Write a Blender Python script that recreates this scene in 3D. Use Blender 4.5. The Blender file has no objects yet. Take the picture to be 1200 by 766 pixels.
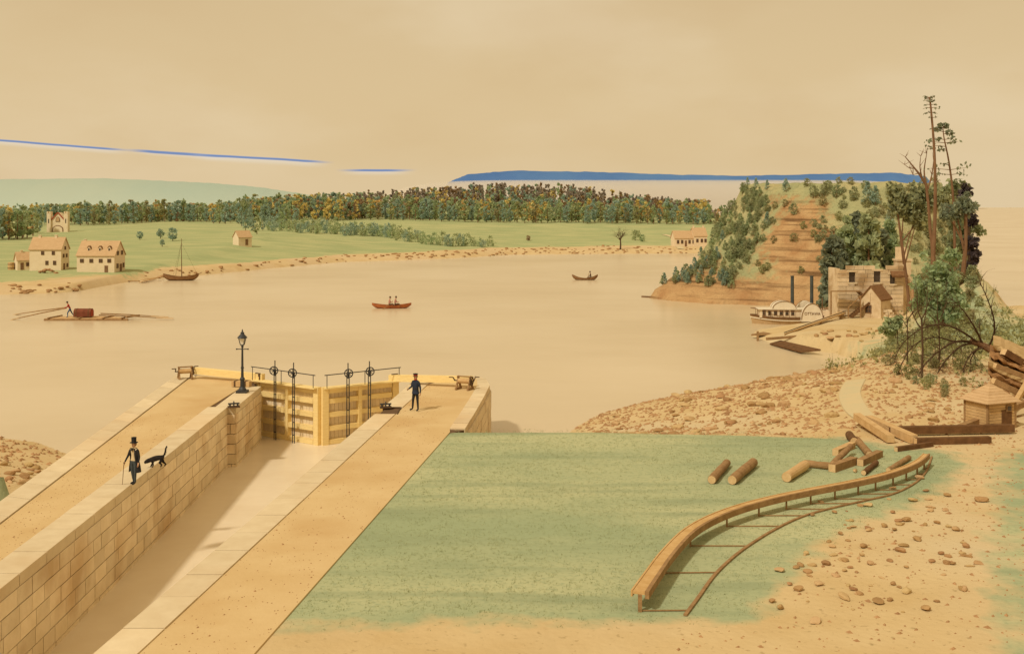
import bpy, bmesh, math, random
import numpy as np
from mathutils import Vector, Matrix, Quaternion
R = random.Random(7)
sc = bpy.context.scene
COL = sc.collection
rad = math.radians

# ------------------------------------------------------------------ camera frame
FOC, HOR, HC, ZW = 1300.0, 242.0, 10.8, -3.2      # focal length (px of 1200), horizon row, eye height, river level

def at(px, py, z=0.0):
    d = FOC * (HC - z) / (py - HOR)
    return Vector(((px - 600.0) / FOC * d, d, z))

def atd(px, py, d):
    return Vector(((px - 600.0) / FOC * d, d, HC - (py - HOR) / FOC * d))

# ------------------------------------------------------------------ materials
M = {}
def lin(c):
    return tuple(((v / 255.0) / 12.92 if v <= 10 else (((v / 255.0) + .055) / 1.055) ** 2.4) for v in c)

def mat(name, c1, c2=None, scale=2.0, detail=5.0, rough=.85, bump=0.0, bscale=None, isl=0.0, orand=0.0,
        spec=.15, stretch=(1, 1, 1), metal=0.0, lo=.35, hi=.65, bdist=.05, c3=None, scale3=.3, lo3=.45, hi3=.65):
    m = bpy.data.materials.new(name); m.use_nodes = True
    nt = m.node_tree; N = nt.nodes; L = nt.links
    b = N['Principled BSDF']
    b.inputs['Roughness'].default_value = rough
    b.inputs['Specular IOR Level'].default_value = spec
    b.inputs['Metallic'].default_value = metal
    geo = N.new('ShaderNodeNewGeometry')
    mp = N.new('ShaderNodeMapping'); mp.inputs['Scale'].default_value = stretch
    L.new(geo.outputs['Position'], mp.inputs['Vector'])
    vec = mp.outputs['Vector']
    col = None
    if c2 is None:
        c2 = tuple(v * .8 for v in c1)
    nz = N.new('ShaderNodeTexNoise'); nz.inputs['Scale'].default_value = scale; nz.inputs['Detail'].default_value = detail
    nz.inputs['Roughness'].default_value = .62
    L.new(vec, nz.inputs['Vector'])
    mr = N.new('ShaderNodeMapRange'); mr.inputs['From Min'].default_value = lo; mr.inputs['From Max'].default_value = hi
    L.new(nz.outputs['Fac'], mr.inputs['Value'])
    mx = N.new('ShaderNodeMix'); mx.data_type = 'RGBA'
    mx.inputs['A'].default_value = (*c1, 1); mx.inputs['B'].default_value = (*c2, 1)
    L.new(mr.outputs['Result'], mx.inputs['Factor'])
    col = mx.outputs['Result']
    if c3 is not None:
        n3 = N.new('ShaderNodeTexNoise'); n3.inputs['Scale'].default_value = scale3; n3.inputs['Detail'].default_value = 4
        L.new(geo.outputs['Position'], n3.inputs['Vector'])
        m3 = N.new('ShaderNodeMapRange'); m3.inputs['From Min'].default_value = lo3; m3.inputs['From Max'].default_value = hi3
        L.new(n3.outputs['Fac'], m3.inputs['Value'])
        x3 = N.new('ShaderNodeMix'); x3.data_type = 'RGBA'; x3.inputs['B'].default_value = (*c3, 1)
        L.new(col, x3.inputs['A']); L.new(m3.outputs['Result'], x3.inputs['Factor'])
        col = x3.outputs['Result']
    if isl or orand:
        hs = N.new('ShaderNodeHueSaturation')
        L.new(col, hs.inputs['Color'])
        if isl:
            r = N.new('ShaderNodeMapRange'); r.inputs['To Min'].default_value = 1 - isl; r.inputs['To Max'].default_value = 1 + isl
            L.new(geo.outputs['Random Per Island'], r.inputs['Value'])
            L.new(r.outputs['Result'], hs.inputs['Value'])
        if orand:
            oi = N.new('ShaderNodeObjectInfo')
            r2 = N.new('ShaderNodeMapRange'); r2.inputs['To Min'].default_value = .5 - orand; r2.inputs['To Max'].default_value = .5 + orand
            L.new(oi.outputs['Random'], r2.inputs['Value']); L.new(r2.outputs['Result'], hs.inputs['Hue'])
        col = hs.outputs['Color']
    L.new(col, b.inputs['Base Color'])
    if name.startswith('leaf_') or name == 'grass_blade':          # thin leaves let some light through
        tl = N.new('ShaderNodeBsdfTranslucent'); L.new(col, tl.inputs['Color'])
        ms = N.new('ShaderNodeMixShader'); ms.inputs[0].default_value = .5
        L.new(b.outputs[0], ms.inputs[1]); L.new(tl.outputs[0], ms.inputs[2]); L.new(ms.outputs[0], N['Material Output'].inputs['Surface'])
    if bump:
        nb = N.new('ShaderNodeTexNoise'); nb.inputs['Scale'].default_value = bscale or scale * 4; nb.inputs['Detail'].default_value = 6
        L.new(vec, nb.inputs['Vector'])
        bp = N.new('ShaderNodeBump'); bp.inputs['Strength'].default_value = bump; bp.inputs['Distance'].default_value = bdist
        L.new(nb.outputs['Fac'], bp.inputs['Height']); L.new(bp.outputs['Normal'], b.inputs['Normal'])
    M[name] = m
    return m

mat('stone', (.80, .67, .46), (.72, .59, .38), scale=1.6, isl=.10, bump=.5, bscale=9, bdist=.03, c3=(.58, .42, .235), scale3=.42, lo3=.50, hi3=.70)
mat('coping_stone', (.70, .585, .385), (.63, .51, .32), scale=1.3, isl=.07, bump=.35, bscale=12, bdist=.02, c3=(.62, .45, .25), scale3=.12, lo3=.5, hi3=.75)
mat('mill_stone', (.69, .55, .36), (.60, .465, .28), scale=1.6, isl=.14, bump=.6, bscale=9, bdist=.03, c3=(.42, .28, .14), scale3=.5, lo3=.5, hi3=.7)
mat('steam_hull', (.50, .345, .18), (.42, .275, .13), scale=2, bump=.2)
mat('joint', (.16, .095, .05), (.12, .07, .035))
mat('walkway_earth', (.65, .485, .25), (.59, .42, .20), scale=.35, bump=.4, bscale=7, bdist=.03, c3=(.55, .37, .165), scale3=.22, lo3=.5, hi3=.72)
mat('yellow_timber', (.86, .68, .31), (.78, .59, .25), scale=2.0, isl=.06, bump=.2, stretch=(1, 1, 6), rough=.7)
mat('gate_plank', (.78, .65, .44), (.70, .57, .36), scale=1.2, isl=.07, bump=.3, stretch=(1, 1, .3), bscale=20)
mat('iron', (.035, .035, .035), (.05, .045, .04), rough=.55, spec=.4)
mat('dark_iron', (.025, .028, .03), (.04, .04, .04), rough=.5, spec=.4)
mat('old_iron', (.12, .07, .035), (.07, .04, .02), rough=.7)
mat('lamp_glass', (.75, .72, .62), (.7, .66, .55), rough=.15, spec=.5)
mat('timber', (.36, .22, .10), (.25, .145, .062), scale=3, isl=.08, bump=.4, stretch=(1, 1, 1), bscale=14)
mat('pale_timber', (.60, .41, .20), (.50, .32, .14), scale=2.5, isl=.08, bump=.35, bscale=14)
mat('deck_timber', (.60, .40, .18), (.50, .31, .12), scale=3, isl=.06, bump=.3, bscale=16)
mat('dark_timber', (.17, .085, .035), (.11, .055, .022), scale=3, isl=.1, bump=.3)
mat('log_end', (.66, .47, .25), (.56, .38, .18), scale=6)
mat('house_wall', (.76, .63, .44), (.70, .57, .38), scale=.9, bump=.2, isl=.02)
mat('house_roof', (.56, .385, .21), (.48, .32, .165), scale=1.4, isl=.05, bump=.3, stretch=(1, 1, 5))
mat('dark_roof', (.24, .125, .055), (.17, .085, .035), scale=2, isl=.08, bump=.3, stretch=(1, 1, 5))
mat('window_dark', (.075, .05, .035), (.05, .035, .025), rough=.25, spec=.5)
mat('trim', (.25, .14, .07), (.18, .10, .05))
mat('red_trim', (.42, .085, .045), (.34, .07, .035))
mat('white_paint', (.74, .66, .50), (.68, .59, .43), scale=1.5, rough=.6)
mat('chest_red', (.22, .07, .035), (.15, .045, .022), scale=2)
mat('boat_orange', (.42, .14, .045), (.28, .085, .03), scale=2, bump=.2)
mat('hull_brown', (.26, .14, .06), (.18, .09, .035), scale=2, bump=.2)
mat('skin', (.55, .33, .20), (.5, .29, .17), rough=.6)
mat('black_cloth', (.022, .022, .024), (.035, .033, .03), scale=8)
mat('navy_cloth', (.022, .03, .05), (.03, .038, .06), scale=8)
mat('grey_cloth', (.07, .085, .085), (.05, .06, .065), scale=8)
mat('cream_cloth', (.62, .50, .30), (.55, .43, .25), scale=8)
mat('red_cloth', (.42, .05, .03), (.36, .04, .025), scale=8)
mat('blue_cloth', (.04, .10, .22), (.03, .08, .18), scale=8)
mat('pink_cloth', (.55, .28, .20), (.48, .22, .16), scale=8)
mat('brown_cloth', (.13, .075, .04), (.1, .055, .03), scale=8)
mat('dog_fur', (.018, .015, .013), (.03, .024, .02), scale=20, bump=.5)
mat('rope', (.10, .065, .035), (.08, .05, .025))
mat('bark', (.24, .135, .07), (.16, .085, .042), scale=3, bump=.5, stretch=(1, 1, .25), bscale=10)
mat('dark_bark', (.10, .06, .032), (.07, .04, .02), scale=3, bump=.4)
mat('rock', (.44, .27, .12), (.30, .175, .075), scale=1.2, orand=.01, bump=.6, bscale=5)
mat('pale_rock', (.54, .38, .19), (.42, .27, .12), scale=1.2, orand=.01, bump=.6, bscale=5)
mat('ledge_rock', (.40, .22, .09), (.22, .11, .045), scale=1.5, stretch=(1, 1, 4), isl=.15, bump=.6)
# foliage
mat('leaf_green', (.46, .52, .28), (.37, .44, .24), scale=.5, isl=.3, orand=.02, rough=.7)
mat('leaf_blue', (.40, .50, .38), (.30, .41, .315), scale=.5, isl=.22, orand=.02, rough=.7)
mat('leaf_olive', (.42, .40, .195), (.34, .33, .155), scale=.5, isl=.4, orand=.02, rough=.7)
mat('leaf_yellow', (.76, .58, .24), (.66, .50, .20), scale=.5, isl=.3, orand=.015, rough=.7)
mat('leaf_rust', (.42, .26, .145), (.33, .21, .125), scale=.5, isl=.4, orand=.015, rough=.7)
mat('leaf_brown', (.42, .33, .27), (.34, .28, .235), scale=.5, isl=.3, orand=.02, rough=.7)
mat('leaf_pine', (.30, .335, .215), (.23, .265, .175), scale=.6, isl=.4, rough=.7)
mat('leaf_hill', (.40, .43, .23), (.31, .345, .19), scale=.4, isl=.4, orand=.02, rough=.7)
mat('leaf_dark', (.085, .06, .065), (.12, .10, .09), scale=.6, isl=.5, rough=.7)
mat('grass_blade', (.41, .45, .25), (.46, .47, .27), scale=.3, isl=.25, rough=.8)
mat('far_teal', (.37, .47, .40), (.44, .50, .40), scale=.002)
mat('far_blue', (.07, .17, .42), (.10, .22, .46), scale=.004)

# ------------------------------------------------------------------ mesh builder
class MB:
    def __init__(s): s.V = []; s.F = []; s.MI = []; s.mi = 0
    def add(s, vs, fs):
        o = len(s.V); s.V += [tuple(v) for v in vs]
        for f in fs: s.F.append(tuple(i + o for i in f)); s.MI.append(s.mi)
    def box(s, c, size, rz=0.0, rot=None, taper=1.0):
        c = Vector(c); hx, hy, hz = size[0] / 2, size[1] / 2, size[2] / 2
        q = rot if rot is not None else Matrix.Rotation(rz, 3, 'Z')
        vs = []
        for dz, k in ((-hz, 1.0), (hz, taper)):
            for dx, dy in ((-hx, -hy), (hx, -hy), (hx, hy), (-hx, hy)):
                vs.append(c + q @ Vector((dx * k, dy * k, dz)))
        s.add(vs, [(3, 2, 1, 0), (4, 5, 6, 7), (0, 1, 5, 4), (1, 2, 6, 5), (2, 3, 7, 6), (3, 0, 4, 7)])
    def beam(s, p, q, w, h, up=(0, 0, 1)):
        p = Vector(p); q = Vector(q); d = q - p; L = d.length; d.normalize()
        u = Vector(up); side = d.cross(u)
        if side.length < 1e-4: side = d.cross(Vector((1, 0, 0)))
        side.normalize(); u = side.cross(d)
        vs = []
        for b in (p, q):
            for a, c in ((-1, -1), (1, -1), (1, 1), (-1, 1)):
                vs.append(b + side * (a * w / 2) + u * (c * h / 2))
        s.add(vs, [(3, 2, 1, 0), (4, 5, 6, 7), (0, 1, 5, 4), (1, 2, 6, 5), (2, 3, 7, 6), (3, 0, 4, 7)])
    def tube(s, pts, rs, n=7, cap=True):
        pts = [Vector(p) for p in pts]
        if not hasattr(rs, '__len__'): rs = [rs] * len(pts)
        ref = None; vs = []
        for i, p in enumerate(pts):
            a = pts[max(0, i - 1)]; b = pts[min(len(pts) - 1, i + 1)]
            d = (b - a); d.normalize()
            if ref is None:
                ref = d.orthogonal(); 
            ref = ref - d * ref.dot(d)
            if ref.length < 1e-5: ref = d.orthogonal()
            ref.normalize(); bi = d.cross(ref)
            for k in range(n):
                t = 2 * math.pi * k / n
                vs.append(p + (ref * math.cos(t) + bi * math.sin(t)) * rs[i])
        fs = []
        for i in range(len(pts) - 1):
            for k in range(n):
                a = i * n + k; b = i * n + (k + 1) % n
                fs.append((a, b, b + n, a + n))
        if cap:
            fs.append(tuple(range(n - 1, -1, -1))); o = (len(pts) - 1) * n; fs.append(tuple(range(o, o + n)))
        s.add(vs, fs)
    def lathe(s, prof, c=(0, 0, 0), n=16):
        c = Vector(c); vs = []
        for r, z in prof:
            for k in range(n):
                t = 2 * math.pi * k / n; vs.append(c + Vector((r * math.cos(t), r * math.sin(t), z)))
        fs = []
        for i in range(len(prof) - 1):
            for k in range(n):
                a = i * n + k; b = i * n + (k + 1) % n; fs.append((a, b, b + n, a + n))
        fs.append(tuple(range(n - 1, -1, -1))); o = (len(prof) - 1) * n; fs.append(tuple(range(o, o + n)))
        s.add(vs, fs)
    def prism(s, poly, z0, z1):
        n = len(poly)
        vs = [(x, y, z0) for x, y in poly] + [(x, y, z1) for x, y in poly]
        fs = [tuple(range(n - 1, -1, -1)), tuple(range(n, 2 * n))]
        for i in range(n): j = (i + 1) % n; fs.append((i, j, j + n, i + n))
        s.add(vs, fs)
    def extr(s, poly, d):            # 3D polygon pushed along d
        d = Vector(d); n = len(poly)
        vs = [Vector(p) for p in poly] + [Vector(p) + d for p in poly]
        fs = [tuple(range(n - 1, -1, -1)), tuple(range(n, 2 * n))]
        for i in range(n): j = (i + 1) % n; fs.append((i, j, j + n, i + n))
        s.add(vs, fs)
    def ring(s, c, r, rr, axis='Y', n=20, m=6):
        c = Vector(c); vs = []
        for i in range(n):
            t = 2 * math.pi * i / n
            for j in range(m):
                u = 2 * math.pi * j / m; a = r + rr * math.cos(u); b = rr * math.sin(u)
                v = {'Y': Vector((a * math.cos(t), b, a * math.sin(t))), 'Z': Vector((a * math.cos(t), a * math.sin(t), b)),
                     'X': Vector((b, a * math.cos(t), a * math.sin(t)))}[axis]
                vs.append(c + v)
        s.add(vs, [(i * m + j, ((i + 1) % n) * m + j, ((i + 1) % n) * m + (j + 1) % m, i * m + (j + 1) % m) for i in range(n) for j in range(m)])
    def leaf(s, p, size, rr=R, flat=0.0):
        d = Vector((rr.gauss(0, 1), rr.gauss(0, 1), rr.gauss(0, 1) * (1 - flat)))
        if d.length < 1e-3: d = Vector((1, 0, 0))
        d.normalize(); e = d.orthogonal(); e.rotate(Quaternion(d, rr.uniform(0, 6.28)))
        f = d.cross(e); a = size * rr.uniform(.6, 1.2); b = a * rr.uniform(.45, .8)
        p = Vector(p)
        s.add([p - e * a, p + f * b - e * a * .1, p + e * a, p - f * b + e * a * .1], [(0, 1, 2, 3)])
    def build(s, name, mats, parent=None, off=None, smooth=False):
        me = bpy.data.meshes.new(name)
        V = s.V
        if off is not None:
            ox, oy, oz = off; V = [(x - ox, y - oy, z - oz) for x, y, z in V]
        me.from_pydata(V, [], s.F)
        if not isinstance(mats, (list, tuple)): mats = [mats]
        for m in mats: me.materials.append(M[m] if isinstance(m, str) else m)
        if len(mats) > 1: me.polygons.foreach_set('material_index', s.MI)
        if smooth: me.polygons.foreach_set('use_smooth', [True] * len(me.polygons))
        me.update()
        o = bpy.data.objects.new(name, me); COL.objects.link(o)
        if parent is not None: o.parent = parent
        return o

def tag(o, label=None, cat=None, group=None, kind=None):
    if label: o['label'] = label
    if cat: o['category'] = cat
    if group: o['group'] = group
    if kind: o['kind'] = kind
    return o

def empty(name, loc, label, cat, group=None, rz=0.0):
    o = bpy.data.objects.new(name, None); COL.objects.link(o)
    o.location = loc; o.rotation_euler = (0, 0, rz); o.empty_display_size = .3
    return tag(o, label, cat, group)

KIDS = {}
def copy_tree(o, parent=None):
    c = o.copy(); COL.objects.link(c)
    if parent is not None: c.parent = parent
    for ch in o.children: copy_tree(ch, c)
    return c

# ------------------------------------------------------------------ polygons / terrain heights
def pdist(poly, X, Y):
    """signed distance (positive inside) to polygon"""
    P = np.array([(p[0], p[1]) for p in poly], float); n = len(P)
    d2 = np.full(X.shape, 1e18); ins = np.zeros(X.shape, bool)
    for i in range(n):
        a = P[i]; b = P[(i + 1) % n]; e = b - a
        wx = X - a[0]; wy = Y - a[1]
        t = np.clip((wx * e[0] + wy * e[1]) / max(e @ e, 1e-9), 0, 1)
        d2 = np.minimum(d2, (wx - t * e[0]) ** 2 + (wy - t * e[1]) ** 2)
        c = ((a[1] <= Y) & (b[1] > Y)) | ((b[1] <= Y) & (a[1] > Y))
        with np.errstate(divide='ignore', invalid='ignore'):
            xi = a[0] + (Y - a[1]) * e[0] / (e[1] if abs(e[1]) > 1e-12 else 1e-12)
        ins ^= c & (X < xi)
    d = np.sqrt(d2)
    return np.where(ins, d, -d)

def vnoise(X, Y, sc_, seed=0):
    X = np.asarray(X, float) / sc_; Y = np.asarray(Y, float) / sc_
    def h(i, j):
        v = np.sin(i * 127.1 + j * 311.7 + seed * 74.7) * 43758.5453
        return v - np.floor(v)
    i = np.floor(X); j = np.floor(Y); u = X - i; v = Y - j
    u = u * u * (3 - 2 * u); v = v * v * (3 - 2 * v)
    return (h(i, j) * (1 - u) + h(i + 1, j) * u) * (1 - v) + (h(i, j + 1) * (1 - u) + h(i + 1, j + 1) * u) * v - .5

def P2(px, py, z): p = at(px, py, z); return (p.x, p.y)

PA = [(-9.5, 3), (-7.0, 29.5), (-3.9, 53.0), (-3.0, 55.0), (0, 57), (2.2, 64)] + \
     [P2(*q, ZW) for q in ((678, 499), (702, 486), (760, 471), (830, 461), (900, 452), (960, 442), (1000, 434), (1012, 424), (1060, 408))] + [(52, 104), (64, 100), (80, 92), (95, 80), (95, 3)]
QA = [(-9.2, 3.3), (-6.7, 29.4), (-3.6, 52.8)] + [P2(*q, 0) for q in ((535, 505), (675, 505), (850, 509), (985, 514), (1012, 478), (1035, 440), (1060, 415), (1150, 402))] + \
     [(60, 86), (76, 76), (92, 66), (92, 3.3)]
PD = [(-20.5, 3), (-21.5, 58)] + [P2(*q, ZW) for q in ((75, 531), (42, 518), (0, 513), (-120, 500))] + [(-75, 66), (-75, 3)]
QD = [(-20.9, 3.3), (-21.3, 50)] + [P2(*q, -.5) for q in ((30, 560), (-60, 545))] + [(-72, 45), (-72, 3.3)]
PB = [P2(*q, ZW) for q in ((1040, 436), (1012, 424), (985, 414), (940, 409), (905, 402), (882, 393), (886, 388), (930, 382), (960, 377), (972, 370), (975, 364))] + [(60, 158), (75, 140), (75, 100)]
QB = [P2(*q, -1.9) for q in ((1050, 420), (1000, 408), (955, 398), (930, 392), (958, 386), (985, 376), (1000, 370))] + [(60, 150), (70, 135), (70, 104)]
PC = [P2(*q, ZW) for q in ((755, 349), (790, 353), (830, 356), (900, 358), (960, 361), (1000, 366), (1080, 372), (1140, 376))] + [(71, 165), (80, 205), (74, 226), (44, 228), (31, 200), (26, 178)]
QC = [(41.2, 184), (46, 174), (58, 170), (66, 170), (70, 186), (66, 208), (46, 210), (41.2, 198)]

def lerp_piece(P, Q, X, Y, z0, z1, power=1.0):
    dp = pdist(P, X, Y); dq = -pdist(Q, X, Y)
    t = np.where(dq <= 0, 1.0, np.clip(dp / (np.maximum(dp, 0) + np.maximum(dq, 0) + 1e-9), 0, 1))
    z = z0 + (z1 - z0) * t ** power
    return np.where(dp < 0, z0 + dp * .25, z), t

def zn(X, Y):
    X = np.asarray(X, float); Y = np.asarray(Y, float)
    za, ta = lerp_piece(PA, QA, X, Y, ZW, -.03, .75)
    zd, td = lerp_piece(PD, QD, X, Y, ZW, -.5, .8)
    zb, tb = lerp_piece(PB, QB, X, Y, ZW, -1.9, .7)
    za = za + np.where((ta > .02) & (ta < .999), 1, 0) * vnoise(X, Y, 1.7, 1) * .18 * np.sin(np.clip(ta, 0, 1) * np.pi)
    zb = zb + np.where(tb > .02, 1, 0) * vnoise(X, Y, 2.5, 2) * .3
    zd = zd + np.where(td > .02, 1, 0) * vnoise(X, Y, 1.5, 3) * .2
    z = np.maximum(np.maximum(za, zd), zb)
    zc = zhill(X, Y)
    # rising bank under the trees at the right
    k = np.exp(-(((X - 41.5) / 5.2) ** 2 + ((Y - 101) / 8.5) ** 2)) * (1 + .5 * vnoise(X, Y, 3, 44))
    k2 = np.exp(-(((X - 36) / 7) ** 2 + ((Y - 88) / 8) ** 2))
    z = np.where(z > -3.1, z + 5.0 * k + 1.0 * k2, z)
    return np.maximum(z, zc)

def zhill(X, Y):
    dp = pdist(PC, X, Y); dq = -pdist(QC, X, Y)
    t = np.where(dq <= 0, 1.0, np.clip(dp / (np.maximum(dp, 0) + np.maximum(dq, 0) + 1e-9), 0, 1))
    wob = vnoise(X, Y, 9, 5) * .26 + vnoise(X, Y, 3.5, 6) * .17
    tt = np.clip(t + wob * np.sin(np.pi * np.clip(t, 0, 1)) * .8, 0, 1)
    ledge = np.clip(t / .07, 0, 1) * 1.5
    z = ZW + ledge + (14.6 - ZW - 1.5) * np.clip((tt - .06) / .94, 0, 1)
    step = 1.9
    q = np.floor(z / step) * step; fr = (z - q) / step
    terr = q + step * np.clip((fr - .45) / .55, 0, 1) ** .8
    mix = np.clip(vnoise(X, Y, 14, 9) * 2.2 + .6, 0, .88)
    z = z * (1 - mix) + terr * mix + vnoise(X, Y, 1.6, 8) * .55 + np.where(t > .05, 1, 0) * vnoise(X, Y, .9, 18) * .35 * np.where(t > .05, 1, 0)
    return np.where(dp < 0, ZW + dp * .3, z)

SHX = [(-420, 128), (-300, 150)] + [P2(*q, ZW) for q in ((-60, 348), (0, 345), (60, 344), (105, 340), (155, 329), (240, 322), (310, 315), (400, 307), (520, 303), (600, 298.5), (700, 297.5), (800, 297), (880, 296))] + [(112, 342), (128, 400), (136, 560)]
SX = np.array([p[0] for p in SHX]); SY = np.array([p[1] for p in SHX])
FL = 450.0
def zf(X, Y):
    X = np.asarray(X, float); Y = np.asarray(Y, float)
    sy = np.interp(X, SX, SY) + vnoise(X, X * 0, 7, 4) * 2.5
    d = Y - sy
    bank = np.clip(d / 5, 0, 1) * .9
    t = np.clip(d / np.maximum(FL - sy, 40), 0, 1)
    z = ZW + bank + (4.6 - ZW - .9) * t ** 1.05
    hb = np.interp(X, [-260, -150, -110, -60, -5, 30, 55, 80, 100], [0, .3, 2.0, 5.6, 9.2, 8.0, 4.0, .6, 0])
    up = np.clip((Y - 452) / 80, 0, 1); up = up * up * (3 - 2 * up)
    z = z + hb * up + np.where(d > 6, 1, 0) * (vnoise(X, Y, 40, 11) * 1.2 + vnoise(X, Y, 12, 12) * .35) * np.clip(d / 40, 0, 1)
    return np.where(d < 0, ZW + d * .2, z)

def hit(px, py, fn, d0=20, d1=700):
    D = np.linspace(d0, d1, 6000)
    X = (px - 600) / FOC * D; Z = HC - (py - HOR) / FOC * D
    g = fn(X, D); ok = np.nonzero(Z <= np.maximum(g, ZW))[0]
    i = ok[0] if len(ok) else len(D) - 1
    return Vector((X[i], D[i], max(float(g[i]), ZW)))

def gpt(px, d, fn):
    x = (px - 600) / FOC * d
    return Vector((x, d, float(fn(np.array([x]), np.array([d]))[0])))

# ------------------------------------------------------------------ ground material (grass / sand / rock mixed by a vertex mask)
def ground_mat(name, sand1, sand2, grass1, grass2, sand3=None, strata=False):
    m = bpy.data.materials.new(name); m.use_nodes = True
    nt = m.node_tree; N = nt.nodes; L = nt.links; b = N['Principled BSDF']
    b.inputs['Roughness'].default_value = .95; b.inputs['Specular IOR Level'].default_value = .05
    geo = N.new('ShaderNodeNewGeometry')
    def noise(s, det=5, stretch=None):
        n = N.new('ShaderNodeTexNoise'); n.inputs['Scale'].default_value = s; n.inputs['Detail'].default_value = det
        v = geo.outputs['Position']
        if stretch:
            mp = N.new('ShaderNodeMapping'); mp.inputs['Scale'].default_value = stretch; L.new(v, mp.inputs['Vector']); v = mp.outputs['Vector']
        L.new(v, n.inputs['Vector']); return n.outputs['Fac']
    def rng(v, a, b_):
        r = N.new('ShaderNodeMapRange'); r.inputs['From Min'].default_value = a; r.inputs['From Max'].default_value = b_; L.new(v, r.inputs['Value']); return r.outputs['Result']
    def mix(f, a, c):
        x = N.new('ShaderNodeMix'); x.data_type = 'RGBA'; L.new(f, x.inputs['Factor'])
        for k, v in (('A', a), ('B', c)):
            if isinstance(v, tuple): x.inputs[k].default_value = (*v, 1)
            else: L.new(v, x.inputs[k])
        return x.outputs['Result']
    sand = mix(rng(noise(.35), .35, .65), sand1, sand2)
    if sand3: sand = mix(rng(noise(.09, 4), .48, .68), sand, sand3)
    sand = mix(rng(noise(5, 3), .62, .75), sand, tuple(v * .72 for v in sand2))
    if strata:
        s = mix(rng(noise(.55, 6, (.12, .12, 3.0)), .50, .64), sand, tuple(v * .48 for v in sand2))
        sand = s
    grass = mix(rng(noise(.15, 6, (.5, 1, 1)), .38, .62), grass1, grass2)
    grass = mix(rng(noise(6, 3), .5, .8), grass, tuple(v * .88 for v in grass1))
    grass = mix(rng(noise(.5, 5, (.25, 1.6, 1)), .5, .72), grass, tuple(v * .86 for v in grass1))
    at_ = N.new('ShaderNodeAttribute'); at_.attribute_name = 'grass'
    ad = N.new('ShaderNodeMath'); ad.operation = 'ADD'; L.new(at_.outputs['Fac'], ad.inputs[0])
    ns = N.new('ShaderNodeMath'); ns.operation = 'MULTIPLY_ADD'; L.new(noise(.8, 6), ns.inputs[0]); ns.inputs[1].default_value = 1.1; ns.inputs[2].default_value = -.55
    L.new(ns.outputs[0], ad.inputs[1])
    fac = rng(ad.outputs[0], .32, .68)
    L.new(mix(fac, sand, grass), b.inputs['Base Color'])
    bp = N.new('ShaderNodeBump'); bp.inputs['Strength'].default_value = 1.0 if strata else .5; bp.inputs['Distance'].default_value = .5 if strata else .06
    L.new(noise(1.3, 8, (1, 1, 2.2)) if strata else noise(4, 8), bp.inputs['Height']); L.new(bp.outputs['Normal'], b.inputs['Normal'])
    M[name] = m; return m

def grid_obj(name, X0, X1, Y0, Y1, sx, sy, fn, mask, mats, keep=None, mats_name=None, smooth=True):
    xs = np.arange(X0, X1 + sx * .5, sx); ys = np.arange(Y0, Y1 + sy * .5, sy)
    XX, YY = np.meshgrid(xs, ys); ZZ = fn(XX, YY); G = mask(XX, YY, ZZ)
    nx, ny = len(xs), len(ys)
    idx = np.arange(nx * ny).reshape(ny, nx)
    f = np.stack([idx[:-1, :-1], idx[:-1, 1:], idx[1:, 1:], idx[1:, :-1]], -1).reshape(-1, 4)
    cx = (XX[:-1, :-1] + XX[1:, 1:]).reshape(-1) / 2; cy = (YY[:-1, :-1] + YY[1:, 1:]).reshape(-1) / 2
    cz = np.maximum.reduce([ZZ[:-1, :-1], ZZ[1:, 1:], ZZ[:-1, 1:], ZZ[1:, :-1]]).reshape(-1)
    k = cz > ZW - .9
    if keep is not None: k &= keep(cx, cy)
    f = f[k]
    V = np.stack([XX, YY, ZZ], -1).reshape(-1, 3); g = G.reshape(-1)
    used = np.unique(f); rem = -np.ones(len(V), int); rem[used] = np.arange(len(used))
    me = bpy.data.meshes.new(name); me.from_pydata(V[used].tolist(), [], rem[f].tolist())
    a = me.attributes.new('grass', 'FLOAT', 'POINT'); a.data.foreach_set('value', g[used].astype(np.float32))
    me.materials.append(M[mats])
    if smooth: me.polygons.foreach_set('use_smooth', [True] * len(me.polygons))
    me.update()
    o = bpy.data.objects.new(name, me); COL.objects.link(o)
    o['kind'] = 'structure'
    return o
# ------------------------------------------------------------------ camera, sun, sky
cam_d = bpy.data.cameras.new('camera'); cam = bpy.data.objects.new('camera', cam_d); COL.objects.link(cam)
cam.location = (0, 0, HC); cam.rotation_euler = (rad(90), 0, 0)
cam_d.sensor_width = 36; cam_d.lens = 36 * FOC / 1200; cam_d.shift_y = -(383 - HOR) / 1200
cam_d.clip_start = .5; cam_d.clip_end = 20000
sc.camera = cam
SUN_EL, SUN_AZ = rad(48), math.atan2(-.66, -.75)
sl = bpy.data.lights.new('sun', 'SUN'); sl.energy = 2.1; sl.angle = rad(4); sl.color = (1, .93, .80)
so = bpy.data.objects.new('sun', sl); COL.objects.link(so)
sd = Vector((math.sin(SUN_AZ) * math.cos(SUN_EL), math.cos(SUN_AZ) * math.cos(SUN_EL), math.sin(SUN_EL)))
so.rotation_euler = (-sd).to_track_quat('-Z', 'Y').to_euler()

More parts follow.
